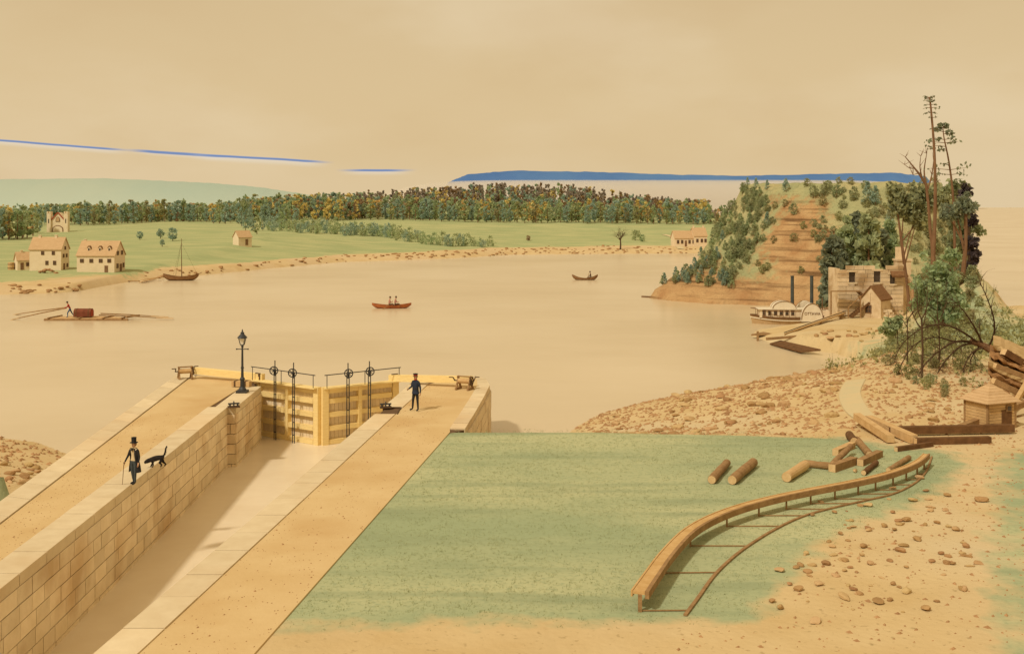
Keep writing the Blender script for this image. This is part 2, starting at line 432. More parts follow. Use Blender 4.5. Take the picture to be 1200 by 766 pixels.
w = bpy.data.worlds.new('World'); sc.world = w; w.use_nodes = True
nt = w.node_tree; N = nt.nodes; L = nt.links
bg = N['Background']
sky = N.new('ShaderNodeTexSky'); sky.sky_type = 'NISHITA'; sky.sun_disc = False
sky.sun_elevation = SUN_EL; sky.sun_rotation = SUN_AZ; sky.dust_density = 6; sky.air_density = 1.5
tc = N.new('ShaderNodeTexCoord'); sep = N.new('ShaderNodeSeparateXYZ'); L.new(tc.outputs['Generated'], sep.inputs[0])
def Mth(op, a, b=None, c=None, clamp=False):
    n = N.new('ShaderNodeMath'); n.operation = op; n.use_clamp = clamp
    for i, v in enumerate((a, b, c)):
        if v is None: continue
        if isinstance(v, (int, float)): n.inputs[i].default_value = v
        else: L.new(v, n.inputs[i])
    return n.outputs[0]
def Mix(f, a, b):
    x = N.new('ShaderNodeMix'); x.data_type = 'RGBA'
    for k, v in (('Factor', f), ('A', a), ('B', b)):
        if isinstance(v, tuple): x.inputs[k].default_value = (*v, 1)
        elif isinstance(v, (int, float)): x.inputs[k].default_value = v
        else: L.new(v, x.inputs[k])
    return x.outputs['Result']
def Rng(v, a, b, c=0.0, d=1.0, interp='SMOOTHSTEP'):
    r = N.new('ShaderNodeMapRange'); r.interpolation_type = interp
    for k, q in (('From Min', a), ('From Max', b), ('To Min', c), ('To Max', d)): r.inputs[k].default_value = q
    L.new(v, r.inputs['Value']); return r.outputs['Result']
def WNoise(scale, st, det=4):
    mp = N.new('ShaderNodeMapping'); mp.inputs['Scale'].default_value = st; L.new(tc.outputs['Generated'], mp.inputs['Vector'])
    n = N.new('ShaderNodeTexNoise'); n.inputs['Scale'].default_value = scale; n.inputs['Detail'].default_value = det
    L.new(mp.outputs['Vector'], n.inputs['Vector']); return n.outputs['Fac']
STR = .10
K = 1 / STR                                  # the haze colours are given as seen, the background multiplies them by STR
SKY_LOW, SKY_MID, SKY_HIGH = (.715, .55, .325), (.69, .515, .285), (.61, .435, .215)
def k3(c): return tuple(v * K for v in c)
z = sep.outputs['Z']
tan = Mix(Rng(z, .0, .06), k3(SKY_LOW), k3(SKY_MID)); tan = Mix(Rng(z, .05, .30), tan, k3(SKY_HIGH))
tan = Mix(Mth('MULTIPLY', Rng(WNoise(3.2, (1, 1, 2.6), 6), .42, .72), .42), tan, k3((.80, .65, .43)))
tan = Mix(Mth('MULTIPLY', Rng(WNoise(4.4, (1.4, 1, 3), 7), .46, .74), .26), tan, k3((.60, .41, .20)))
# thin blue cloud streaks low over the left of the horizon
yy = Mth('MAXIMUM', sep.outputs['Y'], .02)
U = Mth('DIVIDE', sep.outputs['X'], yy); Vv = Mth('DIVIDE', z, yy)
front = Mth('GREATER_THAN', sep.outputs['Y'], .05)
wv = Mth('MULTIPLY', Mth('SUBTRACT', WNoise(14, (1, 1, 1), 3), .5), .0022)
Vw = Mth('ADD', Vv, wv)
def streak(pts, th, white):
    """polyline in sky directions (u, v): a blue upper edge and a pale underside"""
    global tan
    (u0, v0), (u1, v1) = pts
    t = Rng(U, u0, u1, 0, 1, 'LINEAR')
    vc = Mth('ADD', Mth('MULTIPLY', t, v1 - v0), v0)
    dv = Mth('SUBTRACT', Vw, vc)
    ends = Mth('MULTIPLY', Rng(U, u0, u0 + .03), Rng(U, u1 - .03, u1, 1, 0))
    ends = Mth('MULTIPLY', ends, front)
    body = Mth('MULTIPLY', Rng(dv, -white, -white * .2), Rng(dv, 0, .0012, 1, 0))
    tan = Mix(Mth('MULTIPLY', Mth('MULTIPLY', body, ends), .6), tan, k3((.78, .70, .58)))
    blue = Mth('MULTIPLY', Rng(dv, -th, -th * .55), Rng(dv, 0, .0010, 1, 0))
    tan = Mix(Mth('MULTIPLY', Mth('MULTIPLY', blue, ends), .9), tan, k3((.12, .22, .47)))
def uv(px, py): return ((px - 600) / FOC, (HOR - py) / FOC)
streak((uv(-60, 159), uv(160, 177)), .0016, .006)
streak((uv(140, 175), uv(282, 184)), .0024, .005)
streak((uv(215, 180), uv(395, 190)), .0018, .007)
streak((uv(390, 199), uv(492, 199)), .0018, .006)
L.new(Mix(.90, sky.outputs['Color'], tan), bg.inputs['Color']); bg.inputs['Strength'].default_value = STR

sc.view_settings.view_transform = 'Standard'; sc.view_settings.look = 'None'
sc.view_settings.exposure = 0.15; sc.view_settings.gamma = 1.0
sc.cycles.use_denoising = True
sc.cycles.max_bounces = 6; sc.cycles.transparent_max_bounces = 8; sc.cycles.volume_bounces = 1

# ------------------------------------------------------------------ river
wm = mat('water', (.62, .50, .315), (.56, .445, .27), scale=.05, rough=.27, spec=.5, stretch=(.5, 1.2, 1), bump=.10, bscale=1.1, bdist=.05,
         c3=(.66, .545, .36), scale3=.03, lo3=.4, hi3=.7)
me = bpy.data.meshes.new('river')
me.from_pydata([(-9000, -200, ZW), (9000, -200, ZW), (9000, 14000, ZW), (-9000, 14000, ZW)], [], [(0, 1, 2, 3)])
me.materials.append(wm); river = bpy.data.objects.new('river', me); COL.objects.link(river); river['kind'] = 'structure'

mat('lightened_water', (.80, .69, .50), (.74, .62, .43), scale=.4, rough=.30, spec=.35, bump=.08, bscale=1.3)  # water colour made paler to offset the wall's shade in the chamber
# ------------------------------------------------------------------ land
ground_mat('ground', (.61, .47, .255), (.55, .405, .20), (.315, .37, .215), (.455, .465, .265), (.59, .48, .29))
ground_mat('field', (.62, .48, .26), (.55, .40, .20), (.34, .385, .185), (.44, .445, .22), (.59, .45, .26))
ground_mat('hill_ground', (.51, .335, .16), (.40, .225, .10), (.37, .37, .185), (.46, .40, .20), (.45, .27, .12), strata=True)
LAWN = [P2(*q, 0) for q in ((250, 732), (480, 503), (531, 503), (700, 503), (850, 506), (985, 511), (1040, 523), (1120, 530), (1132, 548), (1085, 583), (1010, 612), (955, 640), (910, 685), (892, 724), (600, 727))]
PIER_R_OUT = None
def lawn_d(X, Y): return pdist(LAWN, X, Y)
def mask_near(X, Y, Z):
    g = np.clip(.5 + lawn_d(X, Y) / 2.2, 0, 1)
    # greenish bank under the fallen trees, and the greenish wash along the right border
    gx = np.exp(-(((X - 36) / 10) ** 2 + ((Y - 90) / 13) ** 2)) * 1.0
    g2 = np.exp(-((X - .462 * Y) / (.045 * Y)) ** 2) * np.clip((52 - Y) / 4, 0, 1) * .62
    g3 = np.exp(-(((X + 19.5) / 2.2) ** 2 + ((Y - 44) / 4) ** 2)) * .0
    gl = np.clip(.5 + pdist([(-60, 30), (-19.5, 30), (-20.5, 47.5), (-26, 49), (-60, 49)], X, Y) / 2.0, 0, 1)
    return np.maximum.reduce([g, gx, g2, gl])
def inpier(X, Y): return (X < -1) & (X > -20.6) & (Y < 80) & (pdist(PIERS, X, Y) > .0)
def lx(p, q):
    a = at(*p); b = at(*q)
    return lambda y: a.x + (b.x - a.x) * (y - a.y) / (b.y - a.y)
LO = lx((0, 590), (215, 435)); LI = lx((0, 690), (290, 458)); RI = lx((150, 735), (480, 452)); RO = lx((340, 718), (530, 503))
EndR = [at(px, py) for px, py in ((545, 503), (556, 485), (567, 466), (574, 452), (570, 445), (558, 441), (520, 443), (488, 447))]
Y0 = 14.0
PIERS = [(LO(Y0), Y0), (LO(72.6), 72.6), (-16, 70)] + [(p.x, p.y) for p in reversed(EndR)] + [(RO(53.4) , 53.4), (RO(Y0), Y0)]
def keep_lawn(X, Y): return lawn_d(X, Y) > 0
def keep_sand(X, Y): return ~keep_lawn(X, Y)
def not_pier(X, Y): return pdist(PIERS, X, Y) < .45
def znear(X, Y):
    return np.where(zhill(X, Y) > zn(X, Y) - .02, zn(X, Y) - .0, zn(X, Y))
grid_obj('lawn', -9.2, 40, 3.6, 62, .4, .4, zn, mask_near, 'ground', lambda x, y: keep_lawn(x, y) & not_pier(x, y))
grid_obj('sandy_ground', -9.2, 40, 3.6, 62, .4, .4, zn, mask_near, 'ground', lambda x, y: keep_sand(x, y) & not_pier(x, y))
grid_obj('stony_beach', -4, 96, 62, 142, .5, .5, zn, mask_near, 'ground', lambda x, y: (x < 96) & (pdist(PC, x, y) < .8))
grid_obj('gravel_plain', 40, 96, 3.6, 62, 1, .8, zn, mask_near, 'ground')
grid_obj('river_bank', -76, -18, 3.5, 70, .6, .6, zn, mask_near, 'ground', lambda x, y: x < LO(y) - .0)
def mask_hill(X, Y, Z):
    n = vnoise(X, Y, 7, 21) + .6 * vnoise(X, Y, 3, 22)
    h = np.clip((Z + 1.2) / 3, 0, 1)
    face = np.exp(-((X - 42.5 - (Z - 6) * .15) / 4.0) ** 2) * np.clip((14.4 - Z) / 2, 0, 1) * .8
    top = np.clip((Z - 12.5) / 2, 0, 1) * .35
    return np.clip(.95 + n * .8 - face + top, 0, 1) * h
grid_obj('hill', 12, 88, 138, 232, .55, .55, zhill, mask_hill, 'hill_ground')
def mask_far(X, Y, Z):
    d = Y - np.interp(X, SX, SY)
    g = np.clip((d - 13 + vnoise(X, Y, 9, 31) * 8) / 8, 0, 1)
    # bare earth round the houses at the left
    e = np.exp(-(((X + 62) / 18) ** 2 + ((Y - 199) / 9) ** 2))
    return np.clip(g - e * 1.3, 0, 1)
grid_obj('far_bank', -420, 185, 120, 700, 2.5, 2.5, zf, mask_far, 'field')

# distant hills beyond the forest
def ridge(name, pts, dist, depth, m, label=None):
    mb = MB(); vs = []; n = len(pts); fine = []
    for i in range(n - 1):
        for k in range(14):
            t = k / 14; fine.append((pts[i][0] + (pts[i + 1][0] - pts[i][0]) * t, pts[i][1] + (pts[i + 1][1] - pts[i][1]) * t))
    fine.append(pts[-1])
    for i, (px, py) in enumerate(fine):
        p = atd(px, py, dist); p.z += (R.random() - .5) * dist * .0006
        vs += [(p.x, p.y - depth, ZW - 2), (p.x, p.y, max(p.z, ZW)), (p.x, p.y + depth, ZW - 2)]
    fs = []
    for i in range(len(fine) - 1):
        a = i * 3; fs += [(a, a + 3, a + 4, a + 1), (a + 1, a + 4, a + 5, a + 2)]
    mb.add(vs, fs); o = mb.build(name, m, smooth=True); o['kind'] = 'structure'; return o
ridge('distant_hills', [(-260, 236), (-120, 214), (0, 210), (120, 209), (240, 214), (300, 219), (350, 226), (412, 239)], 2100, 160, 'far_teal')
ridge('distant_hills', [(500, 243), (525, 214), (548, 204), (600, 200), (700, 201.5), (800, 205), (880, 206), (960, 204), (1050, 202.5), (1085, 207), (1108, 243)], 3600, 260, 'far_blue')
# the white mist lying along the foot of the blue hills
mm = bpy.data.materials.new('mist_air'); mm.use_nodes = True
mn = mm.node_tree; mn.nodes.remove(mn.nodes['Principled BSDF'])
pv = mn.nodes.new('ShaderNodeVolumePrincipled'); pv.inputs['Color'].default_value = (.98, .95, .88, 1); pv.inputs['Density'].default_value = .006
mn.links.new(pv.outputs['Volume'], mn.nodes['Material Output'].inputs['Volume']); M['mist'] = mm
def mist(x0, x1, top, d, ry):
    mb = MB(); a = atd(x0, top, d); b = atd(x1, top, d); c = (a + b) / 2; rx = (b - a).length / 2; zt = c.z - ZW + 1
    n, m = 40, 10; vs = []; fs = []
    for i in range(n + 1):
        t = -1 + 2 * i / n; k = max(.02, (1 - abs(t) ** 8) ** .5)
        for j in range(m + 1):
            u = math.pi * j / m
            vs.append((c.x + rx * t, c.y - math.cos(u) * ry * k, ZW - 1 + zt * (math.sin(u) ** .6 if j not in (0, m) else 0) * k))
    for i in range(n):
        for j in range(m): a_ = i * (m + 1) + j; fs.append((a_, a_ + m + 1, a_ + m + 2, a_ + 1))
    for i in (0, n):
        o = i * (m + 1); fs.append(tuple(range(o, o + m + 1)))
    for i in range(n): fs.append((i * (m + 1), i * (m + 1) + m, (i + 1) * (m + 1) + m, (i + 1) * (m + 1)))
    mb.add(vs, fs); 
    bm = bmesh.new(); o = mb.build('mist', 'mist'); bm.from_mesh(o.data); bmesh.ops.recalc_face_normals(bm, faces=bm.faces); bm.to_mesh(o.data); bm.free()
    o['kind'] = 'stuff'; return o
mist(440, 1112, 211, 2700, 330)

# ------------------------------------------------------------------ the lock: two piers, each a wall of cut stone
def blocks(mb, p0, p1, z0, z1, course=.53, blen=1.05, depth=.10, gap=.034, seed=0):
    """courses of cut stone on the vertical face p0->p1; the face looks to the left of p0->p1 (outward normal)"""
    rr = random.Random(seed); p0 = Vector((p0[0], p0[1], 0)); p1 = Vector((p1[0], p1[1], 0)); d = p1 - p0; Ln = d.length; d.normalize()
    nrm = Vector((-d.y, d.x, 0)); rz = math.atan2(d.y, d.x); nc = round((z1 - z0) / course); ch = (z1 - z0) / nc
    for c in range(nc):
        x = 0.0; first = True
        while x < Ln - .02:
            l = blen * rr.uniform(.75, 1.3)
            if first: l *= (.5 if c % 2 else 1); first = False
            if Ln - x - l < blen * .4: l = Ln - x
            pr = depth * .5 + rr.uniform(-.012, .012)
            mb.box(p0 + d * (x + l / 2) + nrm * (pr - .02) + Vector((0, 0, z0 + ch * (c + .5))), (l - gap, depth, ch - gap), rz)
            x += l
def coping(mb, pts_out, pts_in, zt=.05, th=.36, gap=.045, step=2.1, seed=1):
    """row of capping stones between two polylines (same number of points)"""
    rr = random.Random(seed)
    segs = []
    for i in range(len(pts_out) - 1):
        a0, a1 = Vector(pts_out[i]), Vector(pts_out[i + 1]); b0, b1 = Vector(pts_in[i]), Vector(pts_in[i + 1])
        Ln = max((a1 - a0).length, (b1 - b0).length); n = max(1, round(Ln / step))
        cuts = [0] + sorted([(k + rr.uniform(-.12, .12)) / n for k in range(1, n)]) + [1]
        for k in range(n):
            t0 = cuts[k] + gap / Ln / 2; t1 = cuts[k + 1] - gap / Ln / 2; dz = rr.uniform(-.008, .008)
            q = [a0.lerp(a1, t0), a0.lerp(a1, t1), b0.lerp(b1, t1), b0.lerp(b1, t0)]
            q = [(v.x, v.y) for v in q]
            ar = sum(q[j][0] * q[(j + 1) % 4][1] - q[(j + 1) % 4][0] * q[j][1] for j in range(4))
            if ar < 0: q.reverse()
            mb.prism(q, zt - th, zt + dz)
lw = empty('lock_wall', (-18, 45, 0), 'long left stone lock pier with cut stone face, where the man walks his dog', 'lock wall')
rw = empty('lock_wall', (-5, 45, 0), 'right stone lock pier with curved far end, where the uniformed man stands', 'lock wall')
CW = 1.0
# left pier
YB = 59.6; YE = 66.4; PR = .46
inner = [(LI(Y0), Y0), (LI(YB), YB), (LI(YB) + PR, YB + .02), (LI(YE) + PR, YE), (LI(YE), YE + .02), (LI(69.0), 69.0)]
ZB = ZW - 2.5
poly = [(x - .06, y) for x, y in inner] + [(LO(71.6) + .7, 71.6), (LO(72.6) + .1, 72.0), (LO(70.5) + .05, 70.5), (LO(Y0) + .05, Y0)]
c = MB(); c.prism(poly, ZB, -.03); c.build('wall_core', 'joint', lw, off=lw.location)
b = MB(); ZM = -.31
def left(p, q, zb=ZW - .9, s=0, bl=1.05): blocks(b, p, q, zb, ZM, blen=bl, seed=s)
left((LI(YB), YB), (LI(Y0), Y0), s=1)
left((LI(YB) + PR, YB), (LI(YB), YB), s=2, bl=.5)
left((LI(YE) + PR, YE), (LI(YB) + PR, YB), s=3)
left((LI(69) , 69), (LI(YE), YE), s=4)
left((LO(Y0), Y0), (LO(70.5), 70.5), s=5)
b.build('stone_courses', 'stone', lw, off=lw.location)
c = MB()
coping(c, [(LI(Y0) + .06, Y0), (LI(YB) + .06, YB)], [(LI(Y0) - CW, Y0), (LI(YB) - CW, YB)], seed=3)
coping(c, [(LI(YB) + PR + .06, YB - .05), (LI(YE) + PR + .06, YE + .05)], [(LI(YB) - CW * .6, YB - .05), (LI(YE) - CW * .6, YE + .05)], seed=4, step=2.3)
coping(c, [(LO(Y0) - .06, Y0), (LO(70.5) - .06, 70.5), (LO(72.6) + .05, 72.1), (LO(71.6) + .7, 71.75)], [(LO(Y0) + CW, Y0), (LO(70.5) + CW, 69.6), (LO(70) + 1.0, 70.0), (LO(70) + 1.3, 70.2)], seed=5)
c.build('coping', 'coping_stone', lw, off=lw.location)
g = MB(); g.prism([(LI(Y0) - CW, Y0), (LI(YB - .4) - CW, YB - .4), (LI(YE) - CW * .6 - .02, YE + .3), (LI(69) - .1, 69.4), (LO(70) + 1.2, 70.9), (LO(69.6) + CW, 69.6), (LO(Y0) + CW, Y0)], -.3, .012)
o = g.build('walkway', 'walkway_earth'); o['kind'] = 'structure'
# right pier
er = [(p.x, p.y) for p in EndR]
ri_end = (er[-1][0], er[-1][1])
poly = [(RI(Y0) + .06, Y0), (RO(Y0), Y0), (RO(53.0), 53.0), (er[0][0] - .06, er[0][1] + .0)] + [(x - .05, y - .03) for x, y in er[1:-1]] + [(RI(69) + .06, 68.6)]
c = MB(); c.prism(poly, ZB, -.03); c.build('wall_core', 'joint', rw, off=rw.location)
b = MB()
pp = [(er[0][0] - .4, er[0][1] - 2)] + er[:-1]
for i in range(len(pp) - 1): blocks(b, pp[i + 1], pp[i], ZW - .9, ZM, blen=.9, seed=20 + i)
# the face above looks to the left of its direction, so the row is walked backwards; the chamber face follows
blocks(b, (RI(Y0), Y0), (RI(68.4), 68.4), ZW - .9, ZM, seed=40)
blocks(b, (RI(68.4), 68.6), er[-2], ZW - .9, ZM, seed=41)
b.build('stone_courses', 'stone', rw, off=rw.location)
c = MB()
coping(c, [(RI(Y0) - .06, Y0), (RI(57.6) - .06, 57.6)], [(RI(Y0) + CW, Y0), (RI(57.6) + CW, 57.6)], seed=7)
coping(c, [(RI(59.6) - .06, 59.6), (RI(68.4) - .06, 68.4)], [(RI(59.6) + CW, 59.6), (RI(68.0) + CW, 67.6)], seed=8)
def inset(a, b_, c_, w_):
    a, b_, c_ = Vector(a), Vector(b_), Vector(c_); t = (c_ - a).normalized(); n = Vector((-t.y, t.x)); return b_ + n * w_
ins = []
for i in range(len(er)):
    ins.append(inset(er[max(0, i - 1)], er[i], er[min(len(er) - 1, i + 1)], .75 if i < 4 else .6))
coping(c, er[:-1], [(v.x, v.y) for v in ins[:-1]], seed=9, step=1.5)
c.build('coping', 'coping_stone', rw, off=rw.location)
r_ = MB()
r_.box((RI(58.6) + .55, 58.6, -.22), (.98, 1.9, .1)); r_.box((RI(58.6) + 1.0, 58.6, -.1), (.06, 1.9, .3)); r_.box((RI(58.6) + .5, 59.55, -.1), (.95, .06, .3))
r_.build('recess', 'old_iron', rw, off=rw.location)
g = MB()
g.prism([(RI(Y0) + CW, Y0), (RO(Y0), Y0), (RO(53.2), 53.2)] + [(v.x, v.y) for v in ins[:-1]] + [(RI(67.6) + CW, 67.4)], -.3, .012)
o = g.build('walkway', 'walkway_earth'); o['kind'] = 'structure'

me = bpy.data.meshes.new('chamber_water'); zc_ = ZW + .03
me.from_pydata([(LI(Y0) - .05, Y0, zc_), (RI(Y0) + .05, Y0, zc_), (RI(68) + .05, 68, zc_), (LI(68) - .05, 68, zc_)], [], [(0, 1, 2, 3)]); me.materials.append(M['lightened_water'])
o = bpy.data.objects.new('chamber_water', me); COL.objects.link(o); o['kind'] = 'structure'
# ------------------------------------------------------------------ lock gates
def gate_leaf(hp, cp, beam_end, rods, label, beam_z):
    root = empty('lock_gate', (hp[0], hp[1], 0), label, 'lock gate', 'pair of mitred lock gate leaves')
    O = root.location
    h = Vector((hp[0], hp[1], 0)); c = Vector((cp[0], cp[1], 0)); d = (c - h); Ln = d.length; d.normalize()
    nv = Vector((d.y, -d.x, 0));  nv = nv if nv.y < 0 else -nv          # towards the viewer
    zt, zb = .10, ZW - 1.2
    def P(t, z, off=0): return h + d * (t * Ln) + nv * off + Vector((0, 0, z))
    f = MB()
    f.beam(P(.04, zb), P(.04, zt + .30), .40, .34, nv); f.build('gate_post', 'yellow_timber', root, off=O)
    f = MB(); f.beam(P(.965, zb), P(.965, zt + .12), .38, .34, nv); f.build('gate_post', 'yellow_timber', root, off=O)
    f = MB()
    zs = [zt - .12, -.62, -1.42, -2.22, -3.02]
    for z_ in zs: f = MB(); f.beam(P(.09, z_, .0), P(.92, z_, .0), .28, .28); f.build('rail', 'yellow_timber', root, off=O)
    f = MB()
    f.beam(P(.52, zb, .03), P(.52, zt - .02, .03), .24, .30, nv)
    f.build('middle_post', 'yellow_timber', root, off=O)
    f = MB()
    n = 17
    for k in range(n):
        t0 = .085 + .84 * k / n; t1 = .085 + .84 * (k + 1) / n
        f.beam(P((t0 + t1) / 2, zb, -.16), P((t0 + t1) / 2, zt - .1, -.16), (t1 - t0) * Ln - .016, .09, nv)
    f.build('planking', 'gate_plank', root, off=O)
    f = MB(); f.beam(P(.0, zt + .075, .12), P(.99, zt + .075, .12), .62, .07); f.build('footboard', 'yellow_timber', root, off=O)
    # hand rail on thin iron stanchions
    f = MB(); zr = zt + .86
    f.tube([P(.0, zr + .06, .38), P(1.0, zr, .38)], .03, 6)
    f.build('handrail', 'iron', root, off=O)
    for t in (.02, .48, .97): f = MB(); f.tube([P(t, zt + .1, .38), P(t, zr + .03, .38)], .024, 6); f.build('stanchion', 'iron', root, off=O)
    for t in rods:
        r = MB()
        for s_ in (-.075, .075): r.tube([P(t + s_ / Ln, ZW - .4, .47), P(t + s_ / Ln, zr, .47)], .032, 6)
        r.tube([P(t, zr - .3, .47), P(t, zr + .62, .47)], .035, 6)
        for k in range(5): r.box(P(t, ZW + .5 + k * .75, .47), (.2, .05, .05), math.atan2(d.y, d.x))
        ro = r.build('paddle_rod', 'iron', root, off=O)
        ww = MB(); cc = P(t, zr + .02, .56); ww.ring(cc, .24, .032, 'Y', 22, 6)
        for k in range(4):
            a = k * math.pi / 4; v = Vector((math.cos(a), 0, math.sin(a))) * .24
            ww.beam(cc - v, cc + v, .03, .03, (0, 1, 0))
        ww.tube([cc + Vector((0, -.1, 0)), cc + Vector((0, .12, 0))], .06, 8)
        ww.build('gear_wheel', 'dark_iron', root, off=O)
    f = MB(); be = Vector(beam_end); bs = P(.10, zt + .26, -.1)
    f.beam(bs, be, .34, .40); f.build('balance_beam', 'yellow_timber', root, off=O)
    f = MB()
    for t in (.05,): f.beam(P(t, zt + .1, .09), P(t, zt + .52, .09), .42, .08, nv)
    f.build('beam_strap', 'old_iron', root, off=O)
    return root
HL = at(300, 448); CC = at(376, 458); HR = at(466, 449)
gate_leaf((HL.x, HL.y), (CC.x - .06, CC.y), at(229, 434, .5), (.40, .69), 'left yellow timber lock gate leaf with two geared paddle rods, beside the lamp post', .5)
gate_leaf((HR.x, HR.y), (CC.x + .06, CC.y), at(553, 444.5, .5), (.71, .43), 'right yellow timber lock gate leaf, its balance beam ending behind the uniformed man', .5)

# ------------------------------------------------------------------ lamp post
lp = at(284, 459.5, .05)
root = empty('lamp_post', lp, 'tall black lamp post with glass lantern at the corner of the left lock pier', 'lamp post')
b = MB(); b.box((0, 0, .06), (.62, .62, .12)); b.lathe([(.24, .12), (.22, .2), (.13, .32), (.12, .7), (.15, .74), (.15, .8), (.09, .88)], n=14); b.build('base', 'dark_iron', root)
b = MB(); b.lathe([(.085, .86), (.07, 1.4), (.06, 2.2), (.05, 2.62)], n=12); b.lathe([(.09, 1.38), (.1, 1.42), (.09, 1.46)], n=12); b.lathe([(.05, 2.6), (.09, 2.64), (.06, 2.7), (.1, 2.74)], n=12); b.build('post', 'dark_iron', root)
b = MB(); b.tube([(-.33, 0, 2.5), (.33, 0, 2.5)], .026, 8); b.lathe([(.045, 2.46), (.06, 2.5), (.045, 2.54)], n=10)
for s_ in (-.33, .33): b.box((s_, 0, 2.5), (.07, .07, .07))
b.build('ladder_bar', 'dark_iron', root)
ln = MB(); 
for k in range(4):
    a = math.pi / 4 + k * math.pi / 2; ca, sa = math.cos(a), math.sin(a)
    ln.beam((ca * .13, sa * .13, 2.74), (ca * .25, sa * .25, 3.14), .03, .03); 
    a2 = a + math.pi / 2; c2, s2 = math.cos(a2), math.sin(a2)
    ln.beam((ca * .25, sa * .25, 3.14), (c2 * .25, s2 * .25, 3.14), .035, .035); ln.beam((ca * .13, sa * .13, 2.75), (c2 * .13, s2 * .13, 2.75), .035, .035)
lo_ = ln.build('lantern', 'dark_iron', root)
gl = MB(); q = math.pi / 4
vs = [(math.cos(q + k * q * 2) * .12, math.sin(q + k * q * 2) * .12, 2.77) for k in range(4)] + [(math.cos(q + k * q * 2) * .235, math.sin(q + k * q * 2) * .235, 3.12) for k in range(4)]
gl.add(vs, [(3, 2, 1, 0), (4, 5, 6, 7)] + [(i, (i + 1) % 4, (i + 1) % 4 + 4, i + 4) for i in range(4)]); gl.build('glass', 'lamp_glass', lo_)
cp = MB(); cp.lathe([(.30, 3.15), (.27, 3.2), (.12, 3.36), (.10, 3.42), (.12, 3.45), (.03, 3.52), (.05, 3.56), (.01, 3.66)], n=4 * 3); cp.build('cap', 'dark_iron', lo_)

# ------------------------------------------------------------------ winches and small lock fittings
def winch(p, rz, label):
    root = empty('winch', p, label, 'winch', 'hand winches at the ends of the balance beams', rz)
    fr = MB()
    for s_ in (-.38, .38):
        fr.beam((s_, -.38, .0), (s_, .1, .78), .09, .09); fr.beam((s_, .42, .0), (s_, -.08, .78), .09, .09); fr.beam((s_, -.42, .05), (s_, .46, .05), .1, .1)
        fr.beam((s_, -.26, .36), (s_, .28, .36), .07, .07)
    fr.beam((-.45, 0, .76), (.45, 0, .76), .07, .07)
    fr.build('frame', 'timber', root)
    d = MB(); d.tube([(-.36, 0, .5), (.36, 0, .5)], .15, 12); d.build('drum', 'pale_timber', root)
    d = MB(); d.tube([(-.62, 0, .5), (.62, 0, .5)], .035, 8); d.ring((.47, 0, .5), .26, .03, 'X', 18, 6)
    for k in range(3):
        a = k * math.pi / 3; v = Vector((0, math.cos(a), math.sin(a))) * .26; d.beam(Vector((.47, 0, .5)) - v, Vector((.47, 0, .5)) + v, .03, .03)
    d.build('axle', 'old_iron', root)
    for s_ in (-1, 1):
        h = MB(); h.beam((s_ * .6, 0, .5), (s_ * .6, s_ * .28, .72), .05, .05); h.tube([(s_ * .6, s_ * .28, .72), (s_ * .85, s_ * .28, .72)], .03, 7); h.build('crank', 'old_iron', root)
winch(at(217, 444, .02), rad(25), 'brown timber hand winch at the far end of the left lock pier')
winch(at(544, 456, .02), rad(-20), 'brown timber hand winch at the curved far end of the right lock pier')
def fitting(p, rz, label):
    root = empty('sluice_fitting', p, label, 'sluice gear', None, rz)
    b = MB(); b.box((0, 0, .03), (.62, .4, .06)); b.build('bed_plate', 'old_iron', root)
    b = MB(); b.tube([(-.2, 0, .06), (-.2, 0, .2)], .05, 8); b.tube([(.2, 0, .06), (.2, 0, .2)], .05, 8); b.tube([(-.3, 0, .2), (.3, 0, .2)], .045, 8); b.ring((0, 0, .2), .11, .03, 'X', 14, 5); b.build('spindle', 'iron', root)
fitting(at(274, 477, .06), rad(20), 'small iron sluice gear on the coping in front of the lamp post')
fitting(at(452, 477.5, .06), rad(10), 'small iron sluice gear on the right coping beside the brown recess')
ab = empty('anchor_beam', at(283, 452.5, .05), 'short pale squared beam lying behind the lamp post', 'beam')
b = MB(); b.box((0, 0, .16), (1.15, .34, .32), rad(-14)); b.build('timber_block', 'pale_timber', ab)
b = MB(); 
for s_ in (-.35, .3): b.box((s_, -s_ * .25, .165), (.09, .4, .36), rad(-14))
b.build('iron_band', 'old_iron', ab)

# ------------------------------------------------------------------ people (one skinned surface each, clothing as children)
def skinned(name, J, E, mats, pick, parent, sub=2, off=None):
    names = list(J); ix = {n: i for i, n in enumerate(names)}
    me = bpy.data.meshes.new(name); me.from_pydata([J[n][:3] for n in names], [(ix[a], ix[b]) for a, b in E], [])
    o = bpy.data.objects.new(name, me); COL.objects.link(o)
    m = o.modifiers.new('skin', 'SKIN'); m.use_smooth_shade = True; m.branch_smoothing = .35
    sv = me.skin_vertices[0].data
    for i, n in enumerate(names):
        r = J[n][3]; sv[i].radius = r if hasattr(r, '__len__') else (r, r); sv[i].use_root = (i == 0)
    s2 = o.modifiers.new('sub', 'SUBSURF'); s2.levels = sub; s2.render_levels = sub
    dg = bpy.context.evaluated_depsgraph_get(); ev = o.evaluated_get(dg)
    nm = bpy.data.meshes.new_from_object(ev, depsgraph=dg)
    o.modifiers.clear(); o.data = nm; bpy.data.meshes.remove(me); nm.name = name
    nm.materials.clear()
    for k in mats: nm.materials.append(M[k])
    for p in nm.polygons: p.material_index = pick(p.center); p.use_smooth = True
    if parent is not None: o.parent = parent
    return o

